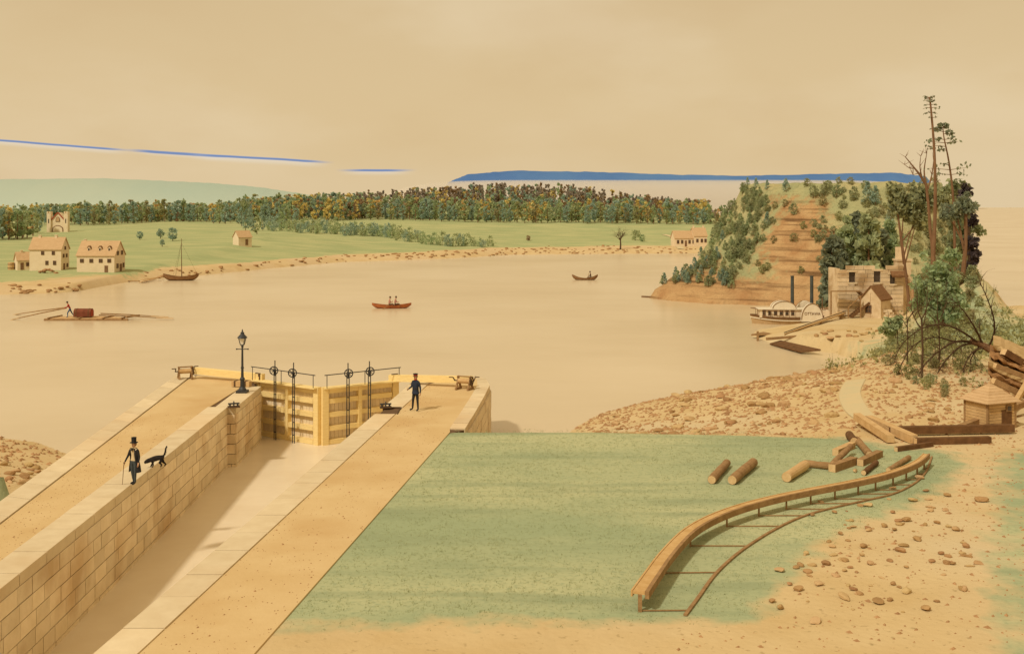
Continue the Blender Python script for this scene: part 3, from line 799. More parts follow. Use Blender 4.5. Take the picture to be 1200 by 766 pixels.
def figure(root, J, mats, pick, fingers=True, face=True):
    E = [('pelvis', 'waist'), ('waist', 'chest'), ('chest', 'upchest'), ('upchest', 'neck'), ('neck', 'jaw'), ('jaw', 'skull'), ('skull', 'crown')]
    for s_ in 'LR':
        E += [('pelvis', 'hip' + s_), ('hip' + s_, 'knee' + s_), ('knee' + s_, 'ankle' + s_), ('ankle' + s_, 'toe' + s_),
              ('upchest', 'shoulder' + s_), ('shoulder' + s_, 'elbow' + s_), ('elbow' + s_, 'wrist' + s_), ('wrist' + s_, 'palm' + s_)]
        if fingers:
            w_, p_ = Vector(J['wrist' + s_][:3]), Vector(J['palm' + s_][:3]); d = (p_ - w_).normalized()
            side = d.cross(Vector((1, 0, 0)) if abs(d.x) < .8 else Vector((0, 0, 1))).normalized()
            crl = d.cross(side).normalized() * (1 if s_ == 'L' else -1)
            for k, (o_, l_) in enumerate(((-.030, .062), (-.010, .072), (.010, .067), (.030, .052))):
                a = p_ + side * o_ + d * .02; b_ = a + d * l_ * .55 + crl * .006; c_ = b_ + d * l_ * .42 + crl * .02
                n = 'f%d%s' % (k, s_)
                J[n + 'a'] = (*a, .009); J[n + 'b'] = (*b_, .0085); J[n + 'c'] = (*c_, .007)
                E += [('palm' + s_, n + 'a'), (n + 'a', n + 'b'), (n + 'b', n + 'c')]
            a = w_.lerp(p_, .5) - side * .035; b_ = a - side * .02 + d * .04
            J['t' + s_ + 'a'] = (*a, .011); J['t' + s_ + 'b'] = (*b_, .009)
            E += [('wrist' + s_, 't' + s_ + 'a'), ('t' + s_ + 'a', 't' + s_ + 'b')]
    body = skinned('body', J, E, mats, pick, root)
    if face:
        j = Vector(J['jaw'][:3]); k = Vector(J['skull'][:3]); f = MB()
        mid = j.lerp(k, .72)
        f.lathe([(.004, -.03), (.016, -.022), (.017, -.01), (.006, .02)], (mid.x, mid.y - .098, mid.z - .01), 8)
        f.build('nose', 'skin', body, smooth=True)
        f = MB()
        for s_ in (-.036, .036): f.lathe([(.003, -.008), (.011, -.004), (.011, .004), (.003, .008)], (mid.x + s_, mid.y - .088, mid.z + .03), 8)
        f.beam((mid.x - .026, mid.y - .087, mid.z - .055), (mid.x + .026, mid.y - .087, mid.z - .055), .008, .008)
        f.build('features', 'brown_cloth', body)
        f = MB()
        for s_ in (-1, 1): f.lathe([(.006, -.03), (.016, -.02), (.017, .015), (.008, .03)], (mid.x + s_ * .092, mid.y + .01, mid.z + .01), 8)
        f.build('ears', 'skin', body, smooth=True)
    return body

def base_joints():
    return {'pelvis': (0, 0, .96, (.15, .115)), 'waist': (0, 0, 1.10, (.135, .105)), 'chest': (0, .0, 1.28, (.165, .12)), 'upchest': (0, .01, 1.42, (.14, .10)),
            'neck': (0, .005, 1.525, .056), 'jaw': (0, -.015, 1.60, .074), 'skull': (0, -.01, 1.68, .094), 'crown': (0, .005, 1.755, .055),
            'hipL': (.095, 0, .90, .098), 'kneeL': (.105, -.012, .50, .064), 'ankleL': (.11, .02, .085, .042), 'toeL': (.13, -.16, .04, .04),
            'hipR': (-.095, 0, .90, .098), 'kneeR': (-.105, -.012, .50, .064), 'ankleR': (-.11, .02, .085, .042), 'toeR': (-.13, -.16, .04, .04),
            'shoulderL': (.19, .01, 1.42, .068), 'elbowL': (.25, .03, 1.14, .05), 'wristL': (.27, -.04, .90, .034), 'palmL': (.275, -.06, .83, (.04, .026)),
            'shoulderR': (-.19, .01, 1.42, .068), 'elbowR': (-.25, .03, 1.14, .05), 'wristR': (-.27, -.04, .90, .034), 'palmR': (-.275, -.06, .83, (.04, .026))}

def shell(mb, rings, a0, a1, n=22, th=.018):
    """an open coat: rings of (z, rx, ry, cx, cy) swept from angle a0 to a1 (0 = +X, 270 = front), with thickness"""
    out = []; inn = []
    for z_, rx, ry, cx, cy, da in rings:
        for i in range(n + 1):
            t = rad(a0 + da + (a1 - a0 - 2 * da) * i / n)
            out.append((cx + rx * math.cos(t), cy + ry * math.sin(t), z_)); inn.append((cx + (rx - th) * math.cos(t), cy + (ry - th) * math.sin(t), z_))
    vs = out + inn; o = len(out); m = n + 1; fs = []
    for i in range(len(rings) - 1):
        for j in range(n):
            a = i * m + j; fs.append((a, a + 1, a + m + 1, a + m)); fs.append((o + a, o + a + m, o + a + m + 1, o + a + 1))
        for j in (0, n):
            a = i * m + j; q = (a, a + m, o + a + m, o + a); fs.append(q if j == 0 else tuple(reversed(q)))
    for i in (0, len(rings) - 1):
        for j in range(n): a = i * m + j; q = (a, o + a, o + a + 1, a + 1); fs.append(q if i else tuple(reversed(q)))
    mb.add(vs, fs)

# the gentleman: top hat, open tail coat, pale waistcoat, grey trousers, cane in the right hand
mp = at(157, 567, .05); MS = .93
root = empty('person', mp, 'person in top hat and dark open coat strolling on the left coping with a cane', 'person', rz=rad(-24))
root.scale = (MS,) * 3
J = base_joints()
J.update({'elbowR': (-.31, .0, 1.16, .05), 'wristR': (-.36, -.13, .95, .034), 'palmR': (-.365, -.165, .885, (.038, .026)),
          'kneeL': (.09, -.03, .50, .064), 'ankleL': (.08, -.02, .085, .042), 'toeL': (.09, -.20, .04, .04),
          'kneeR': (-.07, -.02, .50, .064), 'ankleR': (-.06, .06, .085, .042), 'toeR': (-.09, -.11, .04, .04)})
def pick(c):
    if c.z > 1.55: return 0
    if c.z < .12: return 4
    if abs(c.x) > .19 and c.z < .93: return 0
    if abs(c.x) > .155 and c.z > .9: return 1
    if c.z > 1.0: return 2 if c.y < .05 else 1
    return 3
body = figure(root, J, ['skin', 'black_cloth', 'cream_cloth', 'grey_cloth', 'black_cloth'], pick)
f = MB()
shell(f, [(.50, .27, .23, 0, .06, 14), (.75, .25, .20, 0, .05, 12), (.98, .20, .165, 0, .03, 8), (1.12, .19, .155, 0, .02, 2), (1.28, .215, .165, 0, .015, -4), (1.42, .20, .14, 0, .02, -8), (1.50, .11, .10, 0, .02, -8)], -52, 232)
f.build('coat', 'black_cloth', root, smooth=True)
f = MB()
f.box((0, -.135, 1.44), (.10, .03, .05)); f.box((0, -.12, 1.505), (.15, .08, .035))
f.build('cravat', 'black_cloth', root)
f = MB(); f.lathe([(.17, 1.735), (.172, 1.745), (.105, 1.752), (.10, 1.76), (.104, 1.93), (.112, 1.955), (.0, 1.96)], (0, -.005, 0), 22); f.build('top_hat', 'black_cloth', root, smooth=False)
f = MB(); f.lathe([(.05, 1.58), (.088, 1.62), (.096, 1.68), (.092, 1.74)], (0, .022, 0), 14); f.build('hair', 'brown_cloth', root, smooth=True)
cr = Matrix.Rotation(rad(-24), 3, 'Z'); hand = Vector(mp) + cr @ Vector((-.365, -.19, .86)) * MS; foot = Vector(mp) + cr @ Vector((-.40, -.24, 0)) * MS
root = empty('walking_cane', foot, 'thin brown walking cane in the right hand of the person in the top hat', 'cane')
f = MB(); f.tube([foot, hand + Vector((0, 0, .02))], [.010, .014], 8); f.build('shaft', 'dark_timber', root, off=foot)
f = MB(); f.lathe([(.012, .0), (.024, .012), (.026, .03), (.012, .045)], hand + Vector((0, 0, .015)), 10); f.build('knob', 'old_iron', root, off=foot)

# the man in uniform
op = at(487, 481, .02)
root = empty('person', op, 'person in dark blue uniform and red-banded cap standing near the right lock gate', 'person', rz=rad(-38))
root.scale = (1.08,) * 3
J = base_joints()
J.update({'kneeR': (-.15, -.02, .50, .062), 'ankleR': (-.20, .0, .085, .042), 'toeR': (-.25, -.16, .04, .04), 'kneeL': (.13, 0, .5, .062), 'ankleL': (.15, .02, .085, .042), 'toeL': (.19, -.14, .04, .04),
          'elbowR': (-.28, .02, 1.15, .05), 'wristR': (-.30, -.19, 1.06, .034), 'palmR': (-.29, -.26, 1.05, (.038, .026)),
          'elbowL': (.27, .05, 1.14, .05), 'wristL': (.29, .02, .90, .034), 'palmL': (.29, .01, .83, (.038, .026))})
def pick(c):
    if c.z > 1.54: return 0
    if c.z < .12: return 2
    if c.y < -.20 and c.z > .9: return 0
    if abs(c.x) > .2 and .7 < c.z < .89: return 0
    if c.z > .98 or abs(c.x) > .21 and c.z > .8: return 1
    return 2
figure(root, J, ['skin', 'navy_cloth', 'black_cloth'], pick)
f = MB(); shell(f, [(.84, .20, .16, 0, .0, 0), (.98, .178, .142, 0, .0, 0), (1.10, .162, .132, 0, 0, 0), (1.28, .195, .148, 0, 0, 0), (1.42, .185, .128, 0, .01, 0), (1.50, .09, .085, 0, .005, 0)], -90, 269.9, 30); f.build('tunic', 'navy_cloth', root, smooth=True)
f = MB(); f.lathe([(.072, 1.495), (.078, 1.53), (.07, 1.56)], (0, .005, 0), 16); f.build('collar', 'red_cloth', root, smooth=True)
f = MB(); shell(f, [(1.06, .172, .142, 0, 0, 0), (1.11, .17, .14, 0, 0, 0)], -90, 269.9, 26); f.build('belt', 'black_cloth', root)
f = MB(); f.lathe([(.098, 1.72), (.10, 1.765), (.10, 1.77)], (0, -.005, 0), 20); cb = f.build('cap_band', 'red_cloth', root, smooth=False)
f = MB(); f.lathe([(.102, 1.768), (.128, 1.80), (.125, 1.815), (.05, 1.83), (.0, 1.832)], (0, -.005, 0), 20); f.prism([(-.085, -.075), (-.06, -.15), (0, -.168), (.06, -.15), (.085, -.075)], 1.715, 1.727); f.build('cap', 'black_cloth', root)
f = MB(); f.lathe([(.05, 1.58), (.086, 1.62), (.095, 1.68), (.09, 1.73)], (0, .022, 0), 14); f.build('hair', 'brown_cloth', root, smooth=True)

# the dog, sniffing ahead with its tail up
dp = at(184.5, 547.5, .05)
root = empty('dog', dp, 'shaggy black dog with raised tail trotting beside the top-hatted person', 'dog', rz=rad(8)); root.scale = (.86, .86, .9)
J = {'hips': (.20, 0, .50, (.12, .11)), 'loin': (.04, 0, .46, (.11, .12)), 'ribs': (-.12, 0, .41, (.125, .145)), 'chest': (-.25, 0, .38, (.115, .135)), 'neck': (-.36, 0, .35, .095), 'head': (-.47, 0, .31, .095), 'muzzle': (-.57, 0, .255, .058), 'nose': (-.62, 0, .24, .036),
     'tail1': (.30, 0, .54, .035), 'tail2': (.36, 0, .70, .035), 'tail3': (.38, 0, .86, .032), 'tail4': (.43, 0, .98, .015)}
E = [('hips', 'loin'), ('loin', 'ribs'), ('ribs', 'chest'), ('chest', 'neck'), ('neck', 'head'), ('head', 'muzzle'), ('muzzle', 'nose'), ('hips', 'tail1'), ('tail1', 'tail2'), ('tail2', 'tail3'), ('tail3', 'tail4')]
for s_, y_, fx, bx in (('L', .075, -.05, .10), ('R', -.075, .05, -.06)):
    J['sh' + s_] = (-.24, y_, .32, .055); J['el' + s_] = (-.21, y_, .24, .04); J['wr' + s_] = (-.24 + fx, y_, .11, .028); J['fp' + s_] = (-.28 + fx, y_, .025, .03)
    J['th' + s_] = (.21, y_, .34, .07); J['st' + s_] = (.15 + bx, y_, .23, .045); J['hk' + s_] = (.27 + bx, y_, .15, .028); J['bp' + s_] = (.22 + bx, y_, .025, .03)
    E += [('chest', 'sh' + s_), ('sh' + s_, 'el' + s_), ('el' + s_, 'wr' + s_), ('wr' + s_, 'fp' + s_), ('hips', 'th' + s_), ('th' + s_, 'st' + s_), ('st' + s_, 'hk' + s_), ('hk' + s_, 'bp' + s_)]
for k_ in J: a_ = J[k_]; J[k_] = a_[:3] + (tuple(v * 1.12 for v in a_[3]) if hasattr(a_[3], '__len__') else a_[3] * 1.2,)
db = skinned('body', J, E, ['dog_fur'], lambda c: 0, root)
f = MB()
for s_ in (-1, 1): f.extr([(-.45, s_ * .085, .37), (-.40, s_ * .09, .35), (-.42, s_ * .11, .23), (-.46, s_ * .11, .25)], (0, s_ * .02, 0))
f.build('ears', 'dog_fur', db)
f = MB()
rr = random.Random(3)
vv = [v.co for v in db.data.vertices if v.co.z > .12]
for k in range(900):
    p = rr.choice(vv); d = Vector((rr.uniform(.2, 1), rr.uniform(-.5, .5), rr.uniform(-1, .2))).normalized() * rr.uniform(.03, .06); s2 = Vector((0, .006, .003)); f.add([p - s2, p + s2, p + d + Vector((0, 0, -.005))], [(0, 1, 2)])
f.build('fur', 'dog_fur', db)

# ------------------------------------------------------------------ curved timber flume on trestle posts
fl_px = [(750, 693), (766, 670), (782, 648), (806, 623), (832, 607), (865, 594), (905, 583), (950, 573.5), (995, 565), (1035, 556), (1062, 547), (1078, 539), (1086, 531.5)]
ZD = .50
def smooth_line(pts, n):
    pts = [Vector(p) for p in pts]; out = []
    for i in range(len(pts) - 1):
        p0 = pts[max(0, i - 1)]; p1 = pts[i]; p2 = pts[i + 1]; p3 = pts[min(len(pts) - 1, i + 2)]
        for k in range(n):
            t = k / n; out.append(.5 * ((2 * p1) + (p2 - p0) * t + (2 * p0 - 5 * p1 + 4 * p2 - p3) * t * t + (3 * p1 - p0 - 3 * p2 + p3) * t ** 3))
    out.append(pts[-1]); return out
fl = smooth_line([at(px, py, ZD) for px, py in fl_px], 8)
fo = at(750, 715)
root = empty('timber_flume', fo, 'long curved timber flume on short posts crossing the lawn toward the log pile', 'flume')
def sweep(mb, line, offs, zs, wscale=lambda i: 1):
    """sweep a closed section given by (side, z) pairs along a polyline in plan"""
    n = len(offs); vs = []
    for i, p in enumerate(line):
        a = line[max(0, i - 1)]; b = line[min(len(line) - 1, i + 1)]; t = (b - a); t.z = 0; t.normalize(); s_ = Vector((t.y, -t.x, 0))
        for o_, z_ in zip(offs, zs): v = p + s_ * (o_ * wscale(i)); vs.append((v.x, v.y, z_ + (p.z if False else 0)))
    fs = []
    for i in range(len(line) - 1):
        for k in range(n): a = i * n + k; b = i * n + (k + 1) % n; fs.append((a, b, b + n, a + n))
    fs.append(tuple(range(n - 1, -1, -1))); o_ = (len(line) - 1) * n; fs.append(tuple(range(o_, o_ + n))); mb.add(vs, fs)
ws = lambda i: 1 - .45 * i / len(fl)
f = MB(); sweep(f, fl, [-.20, .13, .13, -.20], [ZD - .07, ZD - .07, ZD, ZD], ws); f.build('deck', 'deck_timber', root, off=fo)
f = MB(); sweep(f, fl, [-.255, -.205, -.205, -.255], [ZD - .15, ZD - .15, ZD + .02, ZD + .02], ws); f.build('side_board', 'deck_timber', root, off=fo)
f = MB(); sweep(f, fl, [.135, .245, .245, .135], [ZD - .17, ZD - .17, ZD + .035, ZD + .035], ws); o = f.build('side_board', 'timber', root, off=fo); o['label'] = 'darker near side board of the flume'
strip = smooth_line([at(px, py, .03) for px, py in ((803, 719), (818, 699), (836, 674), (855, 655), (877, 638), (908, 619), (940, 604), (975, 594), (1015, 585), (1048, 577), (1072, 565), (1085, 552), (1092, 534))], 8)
f = MB(); sweep(f, strip, [-.05, .05, .05, -.05], [-.02, -.02, .03, .03], lambda i: 1 - .3 * i / len(strip)); f.build('shadow_strip', 'timber', root, off=fo)  # added strip shaped as the edge of the deck's cast shadow
cum = [0]
for i in range(1, len(fl)): cum.append(cum[-1] + (fl[i] - fl[i - 1]).length)
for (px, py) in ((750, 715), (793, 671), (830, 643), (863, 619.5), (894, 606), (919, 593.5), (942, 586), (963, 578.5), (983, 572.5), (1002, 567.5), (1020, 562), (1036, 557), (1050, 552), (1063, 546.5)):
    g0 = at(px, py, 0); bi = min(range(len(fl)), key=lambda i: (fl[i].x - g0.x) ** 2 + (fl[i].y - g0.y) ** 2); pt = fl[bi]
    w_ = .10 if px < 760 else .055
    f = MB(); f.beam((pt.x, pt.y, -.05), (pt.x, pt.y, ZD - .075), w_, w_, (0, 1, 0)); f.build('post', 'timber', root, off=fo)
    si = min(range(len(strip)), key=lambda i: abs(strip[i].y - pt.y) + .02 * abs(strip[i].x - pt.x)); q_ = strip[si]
    f = MB(); f.beam((pt.x - .03, pt.y, .0), (q_.x - .05, q_.y, .0), .032, .03); f.build('sill', 'timber', root, off=fo)  # added tie, stands in for the post's shadow on the ground

# ------------------------------------------------------------------ logs and squared timbers
def log(a, b, r, label, round_=True, lift=0.0, m='timber', lift2=None):
    pa = at(*a, 0) ; pb = at(*b, 0); pa.z = r + lift - .03; pb.z = r + (lift if lift2 is None else lift2) - .03
    root = empty('log' if round_ else 'squared_timber', (pa.x, pa.y, 0), label, 'log' if round_ else 'timber', 'logs and timbers strewn by the flume')
    O = root.location
    f = MB(); rr = random.Random(hash(label) % 1000 if False else len(label) * 7)
    if round_:
        pts = [pa.lerp(pb, t) + Vector((rr.uniform(-1, 1), rr.uniform(-1, 1), 0)) * r * .06 for t in (0, .2, .4, .6, .8, 1)]
        f.tube(pts, [r * rr.uniform(.92, 1.06) for _ in pts], 14)
    else:
        f.beam(pa, pb, r * 2, r * 2)
    f.build('bark' if round_ else 'beam', m, root, off=O)
    d = (pb - pa).normalized()
    for p, s_ in ((pa, -1), (pb, 1)):
        f = MB()
        if round_: f.tube([p + d * s_ * .002, p + d * s_ * .012], r * .9, 14)
        else: f.beam(p + d * s_ * .002, p + d * s_ * .010, r * 1.9, r * 1.9)
        f.build('cut_end', 'log_end', root, off=O)
log((834, 566), (852, 546), .17, 'shorter log of the pair lying alone on the lawn')
log((858, 567), (883, 546), .19, 'longer log of the pair lying alone on the lawn')
log((922, 564), (944, 549), .20, 'thick pale log at the near left end of the log pile', m='pale_timber')
log((943, 546), (980, 550), .15, 'log lying crosswise behind the thick pale log')
log((975, 552), (1001, 543), .16, 'squared log lowest in the middle of the log pile', False)
log((976, 549), (997, 532), .13, 'slim log leaning up over the middle of the pile', lift=.1, lift2=.25)
log((979, 533), (999, 524), .14, 'squared block behind the pile with pale near end', False, m='pale_timber')
log((995, 513), (1001, 521), .19, 'short dark round stump at the back of the log pile', m='dark_timber')
log((1004, 518), (1019, 536), .16, 'log pointing toward the viewer, right of the stump', m='timber')
log((1008, 545), (1031, 534), .14, 'squared timber at the right side of the log pile', False)
log((1012, 556), (1027, 544), .11, 'small dark log close to the flume under the pile', m='dark_timber')
log((1041, 553), (1065, 538), .11, 'thin log alone between the pile and the flume end')
log((1004, 498), (1044, 519), .17, 'long sloping timber at the left end of the sluice', False, m='pale_timber', lift=.3, lift2=.05)
log((1018, 500), (1071, 519), .19, 'broad sloping timber crossing the head of the sluice', False, m='pale_timber', lift=.22, lift2=.02)
log((1040, 510), (1187, 507), .17, 'longest dark beam along the back of the sluice', False, m='dark_timber', lift=.1)
log((1073, 520), (1160, 518), .15, 'dark beam along the front of the sluice', False, m='dark_timber')
log((1050, 528), (1092, 522), .10, 'flat dark plank lying before the sluice', False, m='dark_timber')
log((1124, 506), (1206, 484), .15, 'long plank rising to the right in front of the hut', False, m='timber', lift=.05, lift2=.5)
log((1182, 488), (1210, 458), .12, 'slanting pole beside the hut at the right edge', False, m='pale_timber', lift=.0, lift2=1.0)

# ------------------------------------------------------------------ hut with a pyramid roof
hp = at(1160, 498.5, 0); hp.z = -.02
root = empty('plank_hut', hp, 'small plank hut with pyramid shingle roof and little window, behind the sluice beams', 'hut', rz=rad(22))
W_, D_, H_ = 1.75, 1.45, 1.30
f = MB()
n = 9
for k in range(n):
    z_ = H_ * (k + .5) / n
    for (c_, s_) in (((0, -D_ / 2, z_), (W_ - .06, .05, H_ / n - .014)), ((0, D_ / 2, z_), (W_ - .06, .05, H_ / n - .014)), ((-W_ / 2, 0, z_), (.05, D_ - .06, H_ / n - .014)), ((W_ / 2, 0, z_), (.05, D_ - .06, H_ / n - .014))): f.box(c_, s_)
f.box((0, 0, H_ / 2), (W_ - .07, D_ - .07, H_ - .02))
f.build('plank_wall', 'pale_timber', root)
f = MB()
for sx in (-1, 1):
    for sy in (-1, 1): f = MB(); f.box((sx * W_ / 2, sy * D_ / 2, H_ / 2), (.10, .10, H_)); f.build('corner_post', 'timber', root)
f = MB(); ev = .2; ax, ay = W_ / 2 + ev, D_ / 2 + ev; rows = 7; zr0, zr1 = H_ - .02, H_ + .80
for k in range(rows):
    t0, t1 = k / rows, (k + 1) / rows; a0, b0 = ax * (1 - t0) + .03, ay * (1 - t0) + .03; a1, b1 = ax * (1 - t1) + .03, ay * (1 - t1) + .03
    z0_, z1_ = zr0 + (zr1 - zr0) * t0 + .03, zr0 + (zr1 - zr0) * t1
    vs = [(-a0, -b0, z0_), (a0, -b0, z0_), (a0, b0, z0_), (-a0, b0, z0_), (-a1, -b1, z1_ + .01), (a1, -b1, z1_ + .01), (a1, b1, z1_ + .01), (-a1, b1, z1_ + .01), (-a0, -b0, z0_ - .03), (a0, -b0, z0_ - .03), (a0, b0, z0_ - .03), (-a0, b0, z0_ - .03)]
    fs = [(i, (i + 1) % 4, (i + 1) % 4 + 4, i + 4) for i in range(4)] + [(8 + i, 8 + (i + 1) % 4, (i + 1) % 4, i) for i in range(4)]
    if k == 0: fs.append((11, 10, 9, 8))
    f.add(vs, fs)
f.box((0, 0, zr1 + .03), (.12, .12, .12)); f.build('roof', 'house_roof', root)
f = MB(); f.box((.30, -D_ / 2 - .045, .46), (.62, .03, .9)); dr = f.build('door', 'dark_timber', root)
f = MB(); f.box((.42, -D_ / 2 - .07, .98), (.34, .05, .32)); wn = f.build('window', 'timber', root)
f = MB(); f.box((.42, -D_ / 2 - .098, .98), (.24, .012, .22)); f.build('pane', 'window_dark', wn)

# ------------------------------------------------------------------ tilted rock ledges at the right border
root = empty('rock_outcrop', at(1180, 470, 0), 'outcrop of tilted brown rock slabs at the right edge above the hut', 'rock')
O = root.location
def slab(a, b, th, w_, m_, d0=62, dd=3.0):
    f = MB(); pa = atd(*a, d0); pb = atd(*b, d0 + 1.0)
    rr = random.Random(int(a[0] * 3 + a[1])); n = 16; vs = []
    sec = [(0, 0), (.15, .06), (.6, .12), (1, .2), (1, -1.4), (.5, -1.3), (.06, -1.02), (-.04, -.55), (-.02, -.2)]
    for i in range(n + 1):
        t = i / n; p = pa.lerp(pb, t); k = 1 if 0 < i < n else .55; w1 = rr.gauss(0, .035); w2 = rr.gauss(0, .07)
        for fy, fz in sec:
            y_ = fy * dd + w2 * (1.5 if fy < .2 else 1) + rr.gauss(0, .05); z_ = fz * th * k + w1 + rr.gauss(0, .02)
            vs.append((p.x + y_ * p.x / p.y, p.y + y_, p.z + z_))
    m9 = len(sec); fs = []
    for i in range(n):
        for k in range(m9): a_ = i * m9 + k; b_ = i * m9 + (k + 1) % m9; fs.append((a_, a_ + m9, b_ + m9, b_))
    fs += [tuple(range(m9)), tuple(reversed(range(n * m9, n * m9 + m9)))]
    f.add(vs, fs); f.build('slab', m_, root, off=O)
slab((1164, 403), (1235, 432), .55, 1, 'pale_rock', 66, 4)
slab((1160, 414), (1240, 448), .32, 1, 'ledge_rock', 65, 4)
slab((1159, 424), (1240, 458), .60, 1, 'pale_rock', 64.3, 4)
slab((1158, 436), (1240, 470), .30, 1, 'ledge_rock', 63.6, 4)
slab((1160, 443), (1240, 478), .75, 1, 'pale_rock', 63.2, 4)
slab((1161, 452), (1240, 488), .30, 1, 'ledge_rock', 62.4, 4)
slab((1168, 460), (1240, 494), 1.2, 1, 'pale_rock', 61.8, 5)

for (a, b, d_, r0, m_, lb) in (((1166, 428), (1230, 452), 63.0, .17, 'timber', 'upper log lying down the face of the slab outcrop'), ((1164, 446), (1228, 476), 61.6, .20, 'timber', 'lower log lying down the face of the slab outcrop'), ((1176, 412), (1196, 424), 65.4, .24, 'dark_timber', 'short dark block lodged on top of the slab outcrop')):
    pa = atd(*a, d_); pb = atd(*b, d_ + .3); o = empty('squared_timber', pa, lb, 'timber', 'timbers on the slab outcrop'); f = MB(); f.beam(pa, pb, r0 * 2, r0 * 1.6); f.build('beam', m_, o, off=pa)
    dd_ = (pb - pa).normalized(); f = MB(); f.beam(pa - dd_ * .012, pa - dd_ * .002, r0 * 1.9, r0 * 1.5); f.build('cut_end', 'log_end', o, off=pa)
# ------------------------------------------------------------------ loose stones
def rock_mesh(seed, m_):
    bm = bmesh.new(); bmesh.ops.create_icosphere(bm, subdivisions=2, radius=1.0); rr = random.Random(seed)
    k = [Vector((rr.gauss(0, 1), rr.gauss(0, 1), rr.gauss(0, 1))).normalized() for _ in range(9)]; kd = [rr.uniform(.55, .95) for _ in k]
    for v in bm.verts:
        n = v.co.normalized(); r = 1.0
        for a, d in zip(k, kd):
            c = n.dot(a)
            if c > .05: r = min(r, d / c)
        v.co = n * r; v.co.z *= .62
    me = bpy.data.meshes.new('stone'); bm.to_mesh(me); bm.free(); me.materials.append(M[m_]); return me
ROCKS = [rock_mesh(s_, 'rock') for s_ in range(4)] + [rock_mesh(s_, 'pale_rock') for s_ in range(4, 7)]
def stone(p, s_, label, group, rr, name='stone', sq=1.0):
    o = bpy.data.objects.new(name, rr.choice(ROCKS)); COL.objects.link(o)
    o.location = (p[0], p[1], p[2] + s_ * .18); o.scale = (s_ * rr.uniform(.8, 1.5), s_ * rr.uniform(.7, 1.1), s_ * rr.uniform(.6, 1.0) * sq); o.rotation_euler = (rr.uniform(-.2, .2), rr.uniform(-.2, .2), rr.uniform(0, 6.28))
    tag(o, label, 'stone', group); return o
rr = random.Random(11)
sand_px = [(985, 541), (1002, 552), (962, 588), (952, 603), (978, 600), (1017, 592), (1046, 600), (1090, 598), (1098, 612), (945, 648), (938, 662), (1000, 617), (1018, 621), (1036, 616), (1048, 620), (1062, 609), (1075, 632), (1103, 648), (1062, 664), (1092, 657), (1117, 660), (925, 684), (913, 668), (960, 684), (905, 704), (936, 690), (990, 668), (1010, 650), (1020, 660), (1047, 684), (1062, 693), (1086, 713), (955, 728), (1012, 640), (975, 640), (1085, 575), (1078, 560), (1070, 586), (1120, 620), (990, 700), (1030, 705), (915, 712), (1130, 690), (968, 660), (1110, 580), (1055, 645), (985, 625), (1132, 640), (1046, 572), (1000, 690)]
for i, (px, py) in enumerate(sand_px): stone(at(px, py), rr.uniform(.09, .20), 'brown stone lying on the sand to the right of the flume', 'brown stones on the sand right of the flume', rr)
stone(at(1150, 586, 0), .28, 'largest brown boulder alone on the sand, under the rising plank', None, rr, 'boulder')
stone(at(1048, 447, .0), .42, 'dark boulder at the foot of the greenish bank', None, rr, 'boulder')
PATH_PX = ((1003, 440), (996, 455), (1000, 472), (1013, 488), (1035, 499), (1070, 505))
PATH_XY = np.array([(v.x, v.y) for v in smooth_line([at(px, py, 0) for px, py in PATH_PX], 10)])
def path_d(X, Y): return np.sqrt(((X[:, None] - PATH_XY[None, :, 0]) ** 2 + (Y[:, None] - PATH_XY[None, :, 1]) ** 2).min(1))
def scatter(poly_px, n, fn, smin, smax, label, group, z=0, seed=5):
    rr = random.Random(seed); P_ = [P2(*q, z) for q in poly_px] if z is not None else poly_px
    xs = [p[0] for p in P_]; ys = [p[1] for p in P_]
    C = np.array([(rr.uniform(min(xs), max(xs)), rr.uniform(min(ys), max(ys))) for _ in range(n * 12)])
    zz = fn(C[:, 0], C[:, 1]); ok = (pdist(P_, C[:, 0], C[:, 1]) > 0) & (zz > ZW - .05) & (path_d(C[:, 0], C[:, 1]) > .9)
    for (x, y), z_ in list(zip(C[ok], zz[ok]))[:n]: stone((x, y, float(z_)), rr.uniform(smin, smax), label, group, rr)
BE = [(4, 57), (4, 68)] + [P2(*q, ZW) for q in ((690, 492), (760, 471), (830, 461), (900, 452), (960, 442), (998, 436))] + [P2(*q, 0) for q in ((1000, 490), (985, 508), (850, 506), (700, 504))]
scatter(BE, 112, zn, .16, .42, 'ochre stone scattered on the beach beyond the lawn', 'stones on the beach beyond the lawn', None, 5)
scatter([(1025, 445), (1060, 455), (1130, 480), (1130, 500), (1080, 502), (1030, 490), (1015, 465)], 26, zn, .12, .26, 'stone on the slope between the path and the hut', 'stones on the slope by the hut', 0, 6)
scatter([(890, 392), (950, 395), (1010, 385), (1030, 400), (1000, 418), (940, 406)], 18, zn, .2, .4, 'stone on the muddy landing near the jetty', 'stones on the muddy landing', -2.2, 8)
scatter([(-30, 519), (40, 520), (70, 533), (40, 556), (-30, 556)], 28, zn, .15, .34, 'stone on the bank left of the left lock pier', 'stones on the bank at the left edge', -1.2, 9)
scatter([(985, 590), (1050, 575), (1120, 585), (1150, 640), (1140, 715), (900, 722), (930, 660)], 66, zn, .05, .16, 'brown stone lying on the sand to the right of the flume', 'brown stones on the sand right of the flume', 0, 12)
